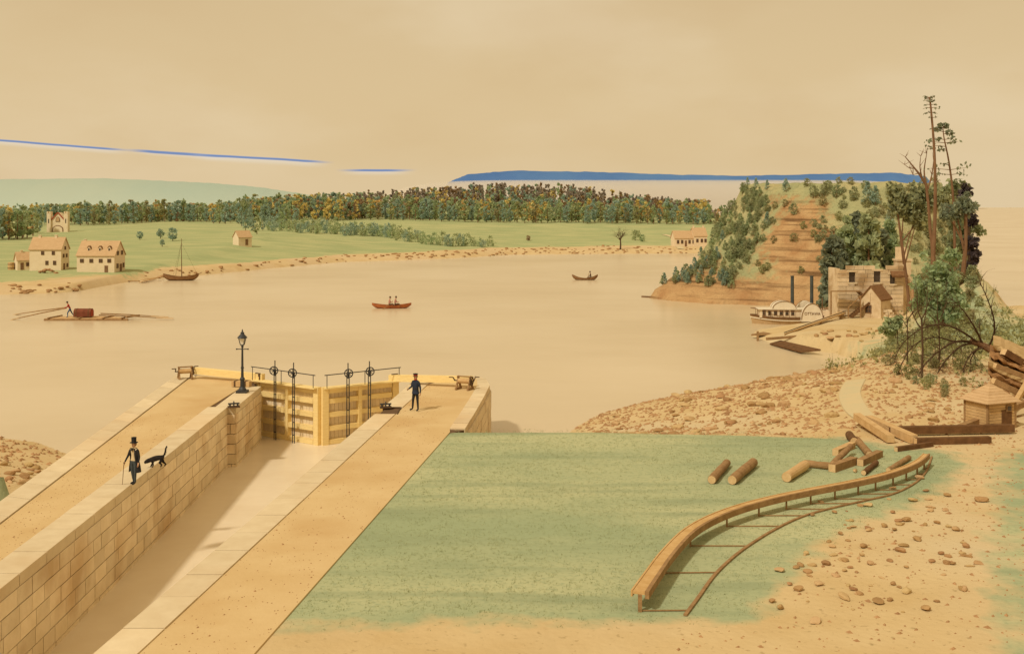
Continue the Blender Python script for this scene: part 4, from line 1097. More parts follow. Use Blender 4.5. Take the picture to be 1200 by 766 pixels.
# grit too small to count
f = MB(); rr = random.Random(17)
C = np.array([(rr.uniform(4, 32), rr.uniform(27, 92)) if k_ % 8 else (rr.uniform(-38, -21), rr.uniform(47, 68)) for k_ in range(30000)]); zz = zn(C[:, 0], C[:, 1]); ok = (lawn_d(C[:, 0], C[:, 1]) < -.6) & (zz > ZW + .05) & (path_d(C[:, 0], C[:, 1]) > .75)
for (x, y), z_ in list(zip(C[ok], zz[ok]))[:8600]:
    s_ = rr.uniform(.012, .045) * (1 + (y - 30) / 60) * rr.choice((1, 1, 1, 1.9)) if y < 54 else rr.uniform(.03, .15); t = rr.uniform(0, 6.28)
    vs = [(x + s_ * math.cos(t + k * 1.57) * (1.6 if k % 2 else .9), y + s_ * math.sin(t + k * 1.57) * (1.6 if k % 2 else .9), z_ - .01) for k in range(4)] + [(x + s_ * .2, y, z_ + s_ * .8)]
    f.add(vs, [(0, 1, 4), (1, 2, 4), (2, 3, 4), (3, 0, 4)])
for k_ in range(2600):
    y = rr.uniform(22, 68); x = rr.uniform(RI(y) + 1.05, RO(y) - .05) if k_ % 2 else rr.uniform(LO(y) + 1.05, LI(y) - 1.05)
    if y > 53 and k_ % 2 and x > -3.6: continue
    if not k_ % 2 and y > 58: continue
    s_ = rr.uniform(.008, .03) * (1 if rr.random() < .9 else 1.7); t = rr.uniform(0, 6.28)
    vs = [(x + s_ * math.cos(t + k * 1.57), y + s_ * math.sin(t + k * 1.57) * 1.4, .008) for k in range(4)] + [(x + s_ * .2, y, .012 + s_ * .7)]
    f.add(vs, [(0, 1, 4), (1, 2, 4), (2, 3, 4), (3, 0, 4)])
o = f.build('gravel', 'rock'); tag(o, 'loose brown grit scattered over the sand, beach and lock piers', 'gravel', kind='stuff')
# short grass on the lawn
f = MB(); rr = random.Random(19)
C = np.array([(rr.uniform(-6, 26), rr.uniform(28, 54)) for _ in range(52000)]); J_ = np.array([rr.random() for _ in range(52000)])
ok = (C[:, 0] > RO(C[:, 1]) + .15) & (lawn_d(C[:, 0], C[:, 1]) > -.6 + 1.6 * np.array([rr.random() for _ in range(52000)])) & (J_ < .3 + 1.1 * (vnoise(C[:, 0], C[:, 1], 2.2, 41) + .5))
for x, y in C[ok][:12000]:
    for k in range(3):
        px_, py_ = x + rr.gauss(0, .05), y + rr.gauss(0, .05); h_ = rr.uniform(.03, .055); t = rr.uniform(0, 3.14); dx, dy = math.cos(t) * .012, math.sin(t) * .012
        f.add([(px_ - dx, py_ - dy, -.04), (px_ + dx, py_ + dy, -.04), (px_ + rr.gauss(0, .03), py_ + rr.gauss(0, .03), -.03 + h_)], [(0, 1, 2)])
o = f.build('grass', 'grass_blade'); tag(o, 'short green grass growing over the lawn', 'grass', kind='stuff')
# pale footpath curving over the beach to the sluice
pp = smooth_line([at(px, py, 0) for px, py in ((1003, 440), (996, 455), (1000, 472), (1013, 488), (1035, 499), (1070, 505))], 10)
mb = MB(); vs = []
mat('path_earth', (.56, .485, .29), (.61, .49, .28), scale=.8, bump=.3)
NP = 6
for i, p in enumerate(pp):
    a = pp[max(0, i - 1)]; b = pp[min(len(pp) - 1, i + 1)]; t = (b - a); t.z = 0; t.normalize(); s_ = Vector((t.y, -t.x, 0))
    for k in range(NP + 1):
        v = p + s_ * (-.6 + 1.2 * k / NP); zz = float(zn(np.array([v.x]), np.array([v.y]))[0]); vs.append((v.x, v.y, zz + .03))
m_ = NP + 1
mb.add(vs, [(i * m_ + k, (i + 1) * m_ + k, (i + 1) * m_ + k + 1, i * m_ + k + 1) for i in range(len(pp) - 1) for k in range(NP)])
o = mb.build('footpath', 'path_earth', smooth=True); o['kind'] = 'structure'
mat('funnel_paint', (.075, .085, .075), (.055, .06, .055), rough=.55)
# ------------------------------------------------------------------ buildings
def gable_house(name, p, w, d, hw, hr, label, yaw=0.0, wall='house_wall', roof='house_roof', front=(), right=(), left=(), cat='house', chimneys=(), eave=.18, group=None, frames=True):
    """front faces local -Y, ridge along local X; openings are (kind, u, z, width, height) measured from the middle of the face"""
    root = empty(name, p, label, cat, group, yaw)
    f = MB(); hx, hy = w / 2, d / 2
    f.extr([(-hx, -hy, -.8), (-hx, hy, -.8), (-hx, hy, hw), (-hx, 0, hw + hr), (-hx, -hy, hw)], (w, 0, 0))
    wl = f.build('wall', wall, root)
    th = .10; k = hr / hy
    nx, nz = hr, hy; ln = math.hypot(hr, hy)
    f = MB()
    for s_ in (-1, 1):
        a = (-hx - eave, s_ * (hy + eave), hw - eave * k + .02); b = (-hx - eave, s_ * .01, hw + hr + .02)
        up = th * ln / hy
        f.extr([a, b, (b[0], b[1], b[2] + up), (a[0], a[1], a[2] + up)], (w + 2 * eave, 0, 0))
    rf = f.build('roof', roof, root)
    for cx, cy, ch in chimneys:
        f = MB(); zc = hw + hr * (1 - abs(cy) / hy); f.box((cx, cy, zc + ch / 2 - .2), (.42, .42, ch + .4)); f.box((cx, cy, zc + ch - .02), (.54, .54, .12)); f.build('chimney', 'house_wall', rf)
    def opening(kind, c, ux, n, ww, hh):
        # c centre on the wall, ux along the wall, n outward
        rot = Matrix((ux, n, Vector((0, 0, 1)))).transposed()
        m = MB(); t = .07
        if kind == 'door':
            m.box(c + n * .03, (ww, .06, hh), rot=rot); o = m.build('door', 'trim', root)
            m = MB(); m.box(c + n * .075 + Vector((0, 0, 0)) + ux * ww * .3, (.05, .03, .05), rot=rot); m.build('handle', 'old_iron', o)
        else:
            m.box(c + n * .012, (ww, .03, hh), rot=rot); o = m.build('window', 'window_dark', root)
            m = MB()
            for s_ in (-1, 1):
                m.box(c + ux * s_ * ww / 2 + n * .03, (t, .09, hh + t), rot=rot); m.box(c + Vector((0, 0, s_ * hh / 2)) + n * .031, (ww - t - .01, .09, t), rot=rot)
            m.box(c + n * .03, (t * .6, .06, hh - t - .01), rot=rot); m.box(c + n * .031 , (ww - t - .01, .05, t * .6), rot=rot)
            m.build('frame', 'trim', o)
    for kind, u, z_, ww, hh in front: opening(kind, Vector((u, -hy, z_)), Vector((1, 0, 0)), Vector((0, -1, 0)), ww, hh)
    for kind, u, z_, ww, hh in right: opening(kind, Vector((hx, u, z_)), Vector((0, 1, 0)), Vector((1, 0, 0)), ww, hh)
    for kind, u, z_, ww, hh in left: opening(kind, Vector((-hx, u, z_)), Vector((0, -1, 0)), Vector((-1, 0, 0)), ww, hh)
    return root
def place(px, py, d_shift=0.0, fn=None):
    return hit(px, py, fn or zf, 100, 640)
# big house with two chimneys
q = place(53, 317); s = q.y / FOC
gable_house('house', q + Vector((0, 12 * s, 0)), 37 * s, 24 * s, 25 * s, 13 * s, 'tall pale house with two chimneys behind a low annex, at the left shore', 0, chimneys=((-11 * s, 0, 3 * s), (8 * s, 0, 3 * s)), group=None,
            front=[('window', -3 * s, 20.5 * s, 3.2 * s, 4 * s), ('window', 9.5 * s, 20.5 * s, 3.2 * s, 4 * s), ('window', 2 * s, 9 * s, 3.2 * s, 4.5 * s), ('window', 11 * s, 9 * s, 3.2 * s, 4.5 * s)],
            right=[('window', -5 * s, 17 * s, 4 * s, 4 * s), ('window', 4 * s, 17 * s, 4 * s, 4 * s), ('window', 0, 26 * s, 4 * s, 3.5 * s), ('door', -3 * s, 4 * s, 4.5 * s, 8 * s), ('window', 6 * s, 5.5 * s, 4 * s, 4 * s)])
q = place(33, 315); s = q.y / FOC
gable_house('annex_house', q + Vector((0, -8 * s, 0)), 20 * s, 17 * s, 11 * s, 8.5 * s, 'low gabled annex in front of the tall two-chimney house', rad(35), cat='house', chimneys=((-4 * s, 0, 2.5 * s),),
            front=[('door', -5 * s, 4 * s, 3.5 * s, 8 * s), ('window', 1 * s, 6 * s, 3 * s, 4 * s), ('window', 6 * s, 6 * s, 3 * s, 4 * s)])
q = place(112, 319); s = q.y / FOC
hb = gable_house('house', q + Vector((0, 18 * s, 0)), 44 * s, 36 * s, 19.5 * s, 16 * s, 'long pale house with three small dormers and gable door, nearest the moored sailing boat', 0, chimneys=((-20 * s, 3 * s, 5 * s),),
            front=[('window', -16 * s, 13.5 * s, 4 * s, 4 * s), ('window', -5 * s, 13.5 * s, 4 * s, 4 * s), ('window', 6 * s, 13.5 * s, 4 * s, 4 * s), ('window', 16 * s, 13.5 * s, 4 * s, 4 * s), ('door', 12.5 * s, 3.8 * s, 4 * s, 8 * s)],
            right=[('window', -7 * s, 22 * s, 6 * s, 4.5 * s), ('window', 7 * s, 22 * s, 6 * s, 4.5 * s), ('window', -8 * s, 7 * s, 6 * s, 5 * s), ('door', 3 * s, 4.5 * s, 7 * s, 9 * s), ('window', 12 * s, 7 * s, 5 * s, 5 * s)])
for u in (-10 * s, 3 * s, 14 * s):
    m = MB(); zc = 19.5 * s + 16 * s * .42; yc = -18 * s * .58; m.extr([(u - 1.6 * s, yc - 2.2 * s, zc - 2.2 * s), (u + 1.6 * s, yc - 2.2 * s, zc - 2.2 * s), (u + 1.6 * s, yc - 2.2 * s, zc + 2 * s), (u, yc - 2.2 * s, zc + 4 * s), (u - 1.6 * s, yc - 2.2 * s, zc + 2 * s)], (0, 5 * s, 0)); o = m.build('dormer', 'house_wall', hb)
    m = MB(); m.box((u, yc - 2.2 * s - .02, zc + .1 * s), (1.9 * s, .03, 3 * s)); m.build('pane', 'window_dark', o)
    m = MB(); m.beam((u - 2 * s, yc + .2 * s, zc + 2.2 * s), (u, yc + .2 * s, zc + 4.4 * s), 5.6 * s, .10, (0, 0, 1)); m.beam((u, yc + .2 * s, zc + 4.42 * s), (u + 2 * s, yc + .2 * s, zc + 2.2 * s), 5.6 * s, .10, (0, 0, 1)); m.build('dormer_roof', 'dark_roof', o)
q = place(282, 287.5); s = q.y / FOC
gable_house('cabin', q + Vector((0, 8 * s, 0)), 17 * s, 14 * s, 9.5 * s, 7 * s, 'small plain gabled cabin alone on the green field beside the wood', rad(42), cat='cabin', front=[('door', 2 * s, 3.6 * s, 3.5 * s, 7 * s)])
q = place(806, 289); s = q.y / FOC
gable_house('farmhouse', q + Vector((-4 * s, 8 * s, 0)), 26 * s, 15 * s, 10 * s, 8 * s, 'lower half of the long roofed farmhouse, its left end toward the pale lane', rad(10), cat='house', chimneys=((11 * s, 0, 3 * s),), front=[('window', k * s, 5.6 * s, 2.6 * s, 4 * s) for k in (-9, -4, 5, 10)] + [('door', .5 * s, 3.6 * s, 2.6 * s, 7 * s)])
gable_house('farmhouse', q + Vector((14 * s, 10 * s, 0)), 16 * s, 16 * s, 12.5 * s, 9 * s, 'taller right half of the farmhouse, against the wooded end of the bluff', rad(10), cat='house', chimneys=((-6 * s, 0, 3 * s), (6 * s, 0, 3 * s)), front=[('window', k * s, 7 * s, 2.6 * s, 4 * s) for k in (-4, 1.5, 6)])
# ruined gothic front with two turrets
q = place(67, 272); s = q.y / FOC
root = empty('chapel', q + Vector((0, 6 * s, 0)), 'pale gothic chapel front with two turrets and red gable line, before the left forest', 'chapel')
m = MB(); m.extr([(-8 * s, -4 * s, -.8), (8 * s, -4 * s, -.8), (8 * s, -4 * s, 14 * s), (0, -4 * s, 23 * s), (-8 * s, -4 * s, 14 * s)], (0, 12 * s, 0)); m.build('wall', 'house_wall', root)
for s_ in (-1, 1):
    m = MB(); m.box((s_ * 10 * s, -3 * s, 11 * s - .4), (4.6 * s, 6 * s, 22 * s + .8)); 
    for a in (-1, 1): m.box((s_ * 10 * s + a * 1.5 * s, -3 * s, 23 * s), (1.4 * s, 6.3 * s, 2.4 * s))
    tr_ = m.build('turret', 'house_wall', root)
    m = MB(); m.box((s_ * 10 * s, -6.05 * s, 13 * s), (1.0 * s, .08, 5 * s)); m.build('window', 'window_dark', tr_)
for s_ in (-1, 1):
    m = MB(); m.beam((s_ * 7.6 * s, -4.1 * s, 14.3 * s), (s_ * .1 * s, -4.1 * s, 23 * s), 1.6 * s, .9 * s, (0, 0, 1)); m.build('gable_trim', 'red_trim', root)
def arch_poly(w_, h_, y_, z0, n=8):
    pts = [(-w_, y_, z0), (w_, y_, z0)]
    for k in range(n + 1):
        t = k / n; pts.append((w_ * math.cos(t * math.pi / 2) ** 1.2, y_, z0 + h_ * .45 + h_ * .55 * math.sin(t * math.pi / 2)))
    for k in range(n - 1, -1, -1):
        t = k / n; pts.append((-w_ * math.cos(t * math.pi / 2) ** 1.2, y_, z0 + h_ * .45 + h_ * .55 * math.sin(t * math.pi / 2)))
    return pts
m = MB(); m.extr(arch_poly(2.5 * s, 6 * s, -4.02 * s, 12 * s), (0, -.3 * s, 0)); wn = m.build('window_frame', 'trim', root)
m = MB(); m.extr(arch_poly(1.7 * s, 4.8 * s, -4.35 * s, 12.6 * s), (0, -.2 * s, 0)); m.build('pane', 'house_roof', wn)
m = MB(); m.extr(arch_poly(6.4 * s, 8 * s, -4.02 * s, 0), (0, -.3 * s, 0)); wn = m.build('door_frame', 'trim', root)
m = MB(); m.extr(arch_poly(5.4 * s, 7 * s, -4.35 * s, 0), (0, -.2 * s, 0)); m.build('door', 'house_wall', wn)
# tank, rubble and planks on the left shore
q = place(13, 316); s = q.y / FOC
root = empty('water_butt', q, 'pale round butt standing left of the low annex', 'barrel')
m = MB(); m.lathe([(3.4 * s, -.3), (3.8 * s, 4 * s), (3.4 * s, 8.5 * s), (3.0 * s, 8.6 * s)], n=14); m.build('staves', 'pale_timber', root)
for z_ in (2 * s, 6.5 * s): m = MB(); m.ring((0, 0, z_), 3.72 * s, .05, 'Z', 16, 5); m.build('hoop', 'old_iron', root)
rr = random.Random(23)
q = place(55, 320); hp_ = tag(bpy.data.objects.new('rubble_heap', None), None)
COL.objects.link(hp_); hp_.location = q; tag(hp_, 'brown rubble heap before the tall two-chimney house', 'rubble')
f = MB()
for k in range(14):
    a, b = rr.gauss(0, .55), rr.gauss(0, .4); o = MB()
    v = ROCKS[k % 7].vertices; sc_ = rr.uniform(.25, .5); f.add([(a * 1.6 + p.co.x * sc_, b + p.co.y * sc_, max(0, .75 - .5 * abs(a) - .5 * abs(b)) + p.co.z * sc_) for p in v], [tuple(p.vertices) for p in ROCKS[k % 7].polygons])
f.build('rubble', 'rock', hp_)
def plank_at(a, b, w_, label, fn=None, z=None, m_='timber', th=.12):
    pa = place(*a) if z is None else at(*a, z); pb = place(*b) if z is None else at(*b, z)
    f = MB(); up = Vector((0, 0, .1)); f.beam(pa + up, pb + up, w_, th); o = f.build('plank', m_, None, off=pa); o.location = pa; tag(o, label, 'plank', None); return o
plank_at((146, 329.5), (163, 330), .5, 'dark plank lying on the left shore beside the moored sailing boat', z=ZW + .1)
plank_at((164, 331), (182, 327), .5, 'pale plank on the water edge at the stern of the sailing boat', z=ZW + .12, m_='pale_timber')
plank_at((166, 328.5), (190, 325), .45, 'broad pale plank leading to the moored sailing boat', z=ZW + .5, m_='pale_timber')

# ------------------------------------------------------------------ boats
def hull(mb, L, B, H, sheer, rise=.25, n=16, th=.05, p=2.2, keel=-.12):
    vs = []; 
    for i in range(n + 1):
        t = -1 + 2 * i / n; b = max(.02, B / 2 * (1 - abs(t) ** p)); g = H + sheer * t * t; kz = keel + (H * .8 + sheer * .8 - keel) * abs(t) ** 5 * .8
        x = t * L / 2; bi = max(.005, b - th)
        vs += [(x, -b, g), (x, -b * .86, kz + (g - kz) * .35), (x, 0, kz), (x, b * .86, kz + (g - kz) * .35), (x, b, g), (x, bi, g), (x, bi * .84, kz + (g - kz) * .38), (x, 0, kz + th), (x, -bi * .84, kz + (g - kz) * .38), (x, -bi, g)]
    fs = []
    for i in range(n):
        for k in range(10): a = i * 10 + k; b_ = i * 10 + (k + 1) % 10; fs.append((a, b_, b_ + 10, a + 10))
    fs += [tuple(range(9, -1, -1)), tuple(range(n * 10, n * 10 + 10))]
    mb.add(vs, fs)
def simple_person(p, label, yaw, top, legs, hat, pose, scale=1.0, arms=None):
    root = empty('person', p, label, 'person', None, yaw); root.scale = (scale,) * 3
    J = base_joints()
    if pose == 'sit':
        for s_, k in (('L', 1), ('R', -1)):
            J['hip' + s_] = (.10 * k, -.04, .90, .095); J['knee' + s_] = (.12 * k, -.45, .98, .066); J['ankle' + s_] = (.12 * k, -.62, .62, .042); J['toe' + s_] = (.12 * k, -.76, .60, .04)
            J['elbow' + s_] = (.24 * k, -.14, 1.16, .05); J['wrist' + s_] = (.16 * k, -.38, 1.17, .036); J['palm' + s_] = (.15 * k, -.46, 1.18, .036)
        lean = .10
    elif pose == 'pull':
        J['kneeL'] = (.12, -.24, .55, .066); J['ankleL'] = (.12, -.22, .09, .042); J['toeL'] = (.12, -.40, .04, .04)
        J['kneeR'] = (-.12, .18, .50, .066); J['ankleR'] = (-.12, .48, .10, .042); J['toeR'] = (-.12, .34, .035, .04)
        for s_, k in (('L', 1), ('R', -1)):
            J['elbow' + s_] = (.24 * k, -.34, 1.16, .05); J['wrist' + s_] = (.22 * k, -.58, 1.10, .036); J['palm' + s_] = (.22 * k, -.66, 1.09, .038)
        lean = .22
    for n in ('chest', 'upchest', 'neck', 'jaw', 'skull', 'crown', 'shoulderL', 'shoulderR'):
        a = J[n]; h_ = (a[2] - .96) / .8; J[n] = (a[0], a[1] - lean * h_ * 1.4, a[2] - .02 * h_, a[3])
    hz = J['neck'][2]
    def pick(c):
        if c.z > hz + .02: return 0
        if abs(c.y - J['palmL'][1]) < .07 and c.z > 1.02: return 0
        if c.z > 1.02 and not (pose == 'sit' and c.y < -.2 and c.z < 1.06 and abs(c.x) < .2): return 1
        return 2
    figure(root, J, ['skin', top, legs], pick, fingers=False, face=False)
    cx, cy, cz = J['crown'][:3]; f = MB()
    f.lathe([(.15, cz - .03), (.152, cz - .015), (.10, cz), (.09, cz + .11), (.0, cz + .12)], (0, cy, 0), 14); f.build('hat', hat, root)
    return root
# raft with sweeps
rp = at(101, 375.5, ZW); s = rp.y / FOC
root = empty('raft', (rp.x, rp.y, ZW), 'long low timber raft on the river below the left shore', 'raft')
for k in range(8):
    m = MB(); L_ = [98, 92, 96, 88, 94, 86, 80, 66][k]; y_ = k * .42
    m.tube([(-L_ / 2 * s + .02 * k, y_, .08), (0, y_, .09), (L_ / 2 * s - .3 * k, y_, .08)], [.19, .2, .18], 9); m.build('log', 'pale_timber' if k not in (0, 7) else 'timber', root)
for x_ in (-44 * s, -8 * s, 20 * s, 42 * s):
    m = MB(); m.beam((x_, -.25, .32), (x_ + .35, 3.2, .32), .2, .14); m.build('cross_beam', 'timber', root)
m = MB(); m.beam((46 * s, .2, .40), (56 * s, 1.9, .46), .26, .2); m.build('thole_beam', 'timber', root)
def sweep_oar(a, b, da, db, za, zb, label):
    pa = atd(*a, da); pb = atd(*b, db); pa.z = za; pb.z = zb; o = empty('sweep_oar', pa, label, 'oar', 'long sweep oars of the raft')
    m = MB(); m.tube([pa, pa.lerp(pb, .5) + Vector((0, 0, .04)), pb], [.05, .07, .075], 7); sh = m.build('shaft', 'timber', o, off=pa)
    d = (pb - pa).normalized(); m = MB(); m.beam(pa - d * 1.2, pa + d * .9, .34, .06); m.build('blade', 'pale_timber', o, off=pa)
D0 = rp.y
mz = ZW + .26
mpx = atd(82, 374, D0 + 1.3); mpx.z = mz
simple_person(mpx, 'person in red shirt and blue trousers working the long oars of the raft', rad(-78), 'red_cloth', 'blue_cloth', 'black_cloth', 'pull', 1.08)
hy, hz = D0 + 1.3, ZW + .26 + 1.08 * 1.1
sweep_oar((14, 377), (78, 363), D0 + .9, D0 + 1.1, ZW + .02, hz, 'nearer of the two long oars held by the red-shirted person')
sweep_oar((18, 370), (77, 361), D0 + 7.5, D0 + 1.5, ZW + .02, hz + .02, 'farther of the two long oars held by the red-shirted person')
sweep_oar((192, 366), (116, 374), D0 + .6, D0 + .6, ZW + .25, ZW + .62, 'nearer unmanned oar resting at the right end of the raft')
sweep_oar((186, 362), (118, 367), D0 + 2.6, D0 + 2.6, ZW + .25, ZW + .62, 'farther unmanned oar resting at the right end of the raft')
cx = atd(98, 372, D0 + 1.2); s = cx.y / FOC
root = empty('raft_chest', (cx.x, cx.y, ZW + .38), 'red-brown round-topped chest standing amid the raft', 'chest')
m = MB(); L_, W2, H2 = 20 * s, 1.1, .55; pr = [(-L_ / 2, -W2 / 2, 0), (-L_ / 2, W2 / 2, 0)] + [(-L_ / 2, W2 / 2 * math.cos(k * math.pi / 8), H2 + .45 * math.sin(k * math.pi / 8)) for k in range(9)]
m.extr(pr, (L_, 0, 0)); m.build('body', 'chest_red', root)
for x_ in (-L_ * .36, L_ * .36):
    m = MB(); m.extr([(x_ - .06, p[1] * 1.03, p[2] * 1.02 + .002) for p in pr], (.12, 0, 0)); m.build('band', 'dark_timber', root)
m = MB(); m.extr([(L_ / 2 + .01, p[1] * .8, p[2] * .85 + .05) for p in pr], (.03, 0, 0)); m.build('end_panel', 'red_trim', root)
# orange rowing boat
bp = at(459, 361, ZW); s = bp.y / FOC
root = empty('rowing_boat', bp, 'orange wooden rowing boat with two rowers in mid river', 'rowing boat', None, rad(3))
m = MB(); hull(m, 46 * s, 1.5, .42, .34); m.build('hull', 'boat_orange', root)
for x_ in (-.8, .2, 1.1): m = MB(); m.box((x_, 0, .34), (.25, 1.26, .05)); m.build('thwart', 'timber', root)
for dx, yaw, lb in ((-3, 88, 'left rower in pale pink shirt in the orange boat'), (3.5, 84, 'right rower in pale pink shirt, leaning back in the orange boat')):
    simple_person(Vector((bp.x + dx * s, bp.y + (.25 if dx > 0 else -.2), ZW + .40 - 1.0)), lb, rad(yaw), 'pink_cloth', 'brown_cloth', 'brown_cloth', 'sit', 1.22)
for sy, lb in ((-1, 'near oar of the orange rowing boat dipping in the water'), (1, 'far oar of the orange rowing boat')):
    a = Vector((bp.x + .1, bp.y + sy * .3, ZW + .95)); b = Vector((bp.x - 1.0, bp.y + sy * 2.0, ZW - .02)); o = empty('oar', b, lb, 'oar')
    m = MB(); m.tube([a, b], .035, 6); m.build('shaft', 'timber', o, off=b); m = MB(); d = (b - a).normalized(); m.beam(b - d * .45, b + d * .1, .18, .04); m.build('blade', 'timber', o, off=b)
# canoe
bp = at(685.5, 328, ZW); s = bp.y / FOC
root = empty('canoe', bp, 'brown bark canoe with upturned ends, farther out than the orange boat', 'canoe', None, rad(-4))
m = MB(); hull(m, 30 * s, 1.0, .36, .75, p=2.6); m.build('hull', 'hull_brown', root)
for x_ in (-1.2, 0, 1.2): m = MB(); m.box((x_, 0, .32), (.12, .86, .05)); m.build('thwart', 'timber', root)
simple_person(Vector((bp.x + 7 * s, bp.y, ZW + .34 - 1.05)), 'person in dark clothes paddling at the right end of the canoe', rad(-85), 'brown_cloth', 'brown_cloth', 'black_cloth', 'sit', 1.3)
a = Vector((bp.x + 4 * s, bp.y - .3, ZW + 1.3)); b = Vector((bp.x + 3.2 * s, bp.y - .75, ZW + .02)); o = empty('paddle', b, 'short paddle held by the person in the canoe', 'paddle')
m = MB(); m.tube([a, b], .035, 6); m.build('shaft', 'timber', o, off=b); m = MB(); m.beam(b + (a - b) * .0, b + (a - b) * .3, .2, .04, (1, 0, 0)); m.build('blade', 'timber', o, off=b)
# a drifting log off the point
pa = at(752, 348, ZW); pb = at(763, 348.6, ZW); m = MB(); m.tube([pa + Vector((0, 0, .06)), pb + Vector((0, 0, .06))], [.14, .17], 9); o = m.build('driftwood', 'dark_timber', None, off=pa); o.location = pa; tag(o, 'short dark drift log floating off the tip of the bluff', 'log')
# sailing boat
bp = at(212, 328.5, ZW); s = bp.y / FOC
root = empty('sailing_boat', bp, 'dark single-masted sailing boat moored at the left shore with sails down', 'sailing boat', None, rad(4))
m = MB(); hull(m, 41 * s, 2.0, .75, .6, p=2.8); m.build('hull', 'hull_brown', root)
m = MB(); m.beam((20 * s, 0, 1.15), (24 * s, 0, 1.5), .09, .09); m.build('bowsprit', 'dark_timber', root)
m = MB(); m.tube([(1 * s, 0, .2), (.5 * s, 0, 49 * s)], [.09, .04], 8); ms = m.build('mast', 'dark_timber', root)
for a in ((-8 * s, -.9, .75), (-8 * s, .9, .75), (19 * s, 0, 1.1), (-6 * s, 0, .8)):
    m = MB(); m.tube([a, (.6 * s, 0, 44 * s)], .014, 4); m.build('stay', 'rope', root)
m = MB(); m.box((-3 * s, 0, .62), (16 * s, 1.4, .1)); m.build('deck', 'timber', root)

# ------------------------------------------------------------------ steamboat
bp = at(926, 379, ZW); s = bp.y / FOC
root = empty('steamboat', bp, 'white and brown paddle steamboat with two black funnels, moored at the right landing', 'steamboat', None, rad(-3))
L_ = 92 * s
m = MB(); vs = []; n = 18
for i in range(n + 1):
    t = -1 + 2 * i / n; b = max(.05, 1.5 * (1 - abs(t) ** 3.2)); g = .78 + .30 * t * t; x = t * L_ / 2; xb = t * L_ / 2 * .94
    vs += [(x, -b, g), (x, -b * .97, g - .22), (xb, -b * .8, -.3), (xb, b * .8, -.3), (x, b * .97, g - .22), (x, b, g)]
fs = []
for i in range(n):
    for k in range(6): a = i * 6 + k; c_ = i * 6 + (k + 1) % 6; fs.append((a, c_, c_ + 6, a + 6))
fs += [(5, 4, 3, 2, 1, 0), tuple(range(n * 6, n * 6 + 6))]
m.add(vs, fs); m.build('hull', 'steam_hull', root)
def deckline(z_add, w_, h_, mat_, name, k=1.0):
    m = MB()
    for sy in (-1, 1):
        pts = [Vector((t * L_ / 2 * k, sy * max(.05, 1.5 * (1 - abs(t) ** 3.2)) * 1.02, .78 + .30 * t * t + z_add)) for t in [-1 + 2 * i / 20 for i in range(21)]]
        for i in range(20): m.beam(pts[i], pts[i + 1], w_, h_)
    return m.build(name, mat_, root)
deckline(-.02, .12, .18, 'dark_timber', 'rubbing_strake')
deckline(-.30, .06, .10, 'white_paint', 'white_stripe')
deckline(.78, .06, .06, 'trim', 'rail')
for sy in (-1, 1):
    for i in range(1, 13):
        t = -1 + 2 * i / 13; m_ = MB(); b = max(.05, 1.5 * (1 - abs(t) ** 3.2)) * 1.02; g = .78 + .30 * t * t; m_.beam((t * L_ / 2, sy * b, g), (t * L_ / 2, sy * b, g + .78), .05, .05, (0, 1, 0)); m_.build('rail_post', 'trim', root)
m = MB(); m.box((-10 * s, 0, 1.28), (54 * s, 2.0, .95)); cb = m.build('cabin', 'house_wall', root)
m = MB(); m.box((-10 * s, 0, 1.80), (58 * s, 2.4, .09)); m.build('cabin_roof', 'white_paint', cb)
for k in range(6):
    for sy in (-1,):
        m = MB(); m.box((-32 * s + k * 6.6 * s, sy * 1.01, 1.36), (3.6 * s, .04, .46)); o = m.build('cabin_window', 'window_dark', cb)
        m = MB(); 
        m.box((-32 * s + k * 6.6 * s, sy * 1.03, 1.62), (4.2 * s, .05, .05)); m.box((-32 * s + k * 6.6 * s, sy * 1.03, 1.1), (4.2 * s, .05, .05)); m.build('frame', 'trim', o)
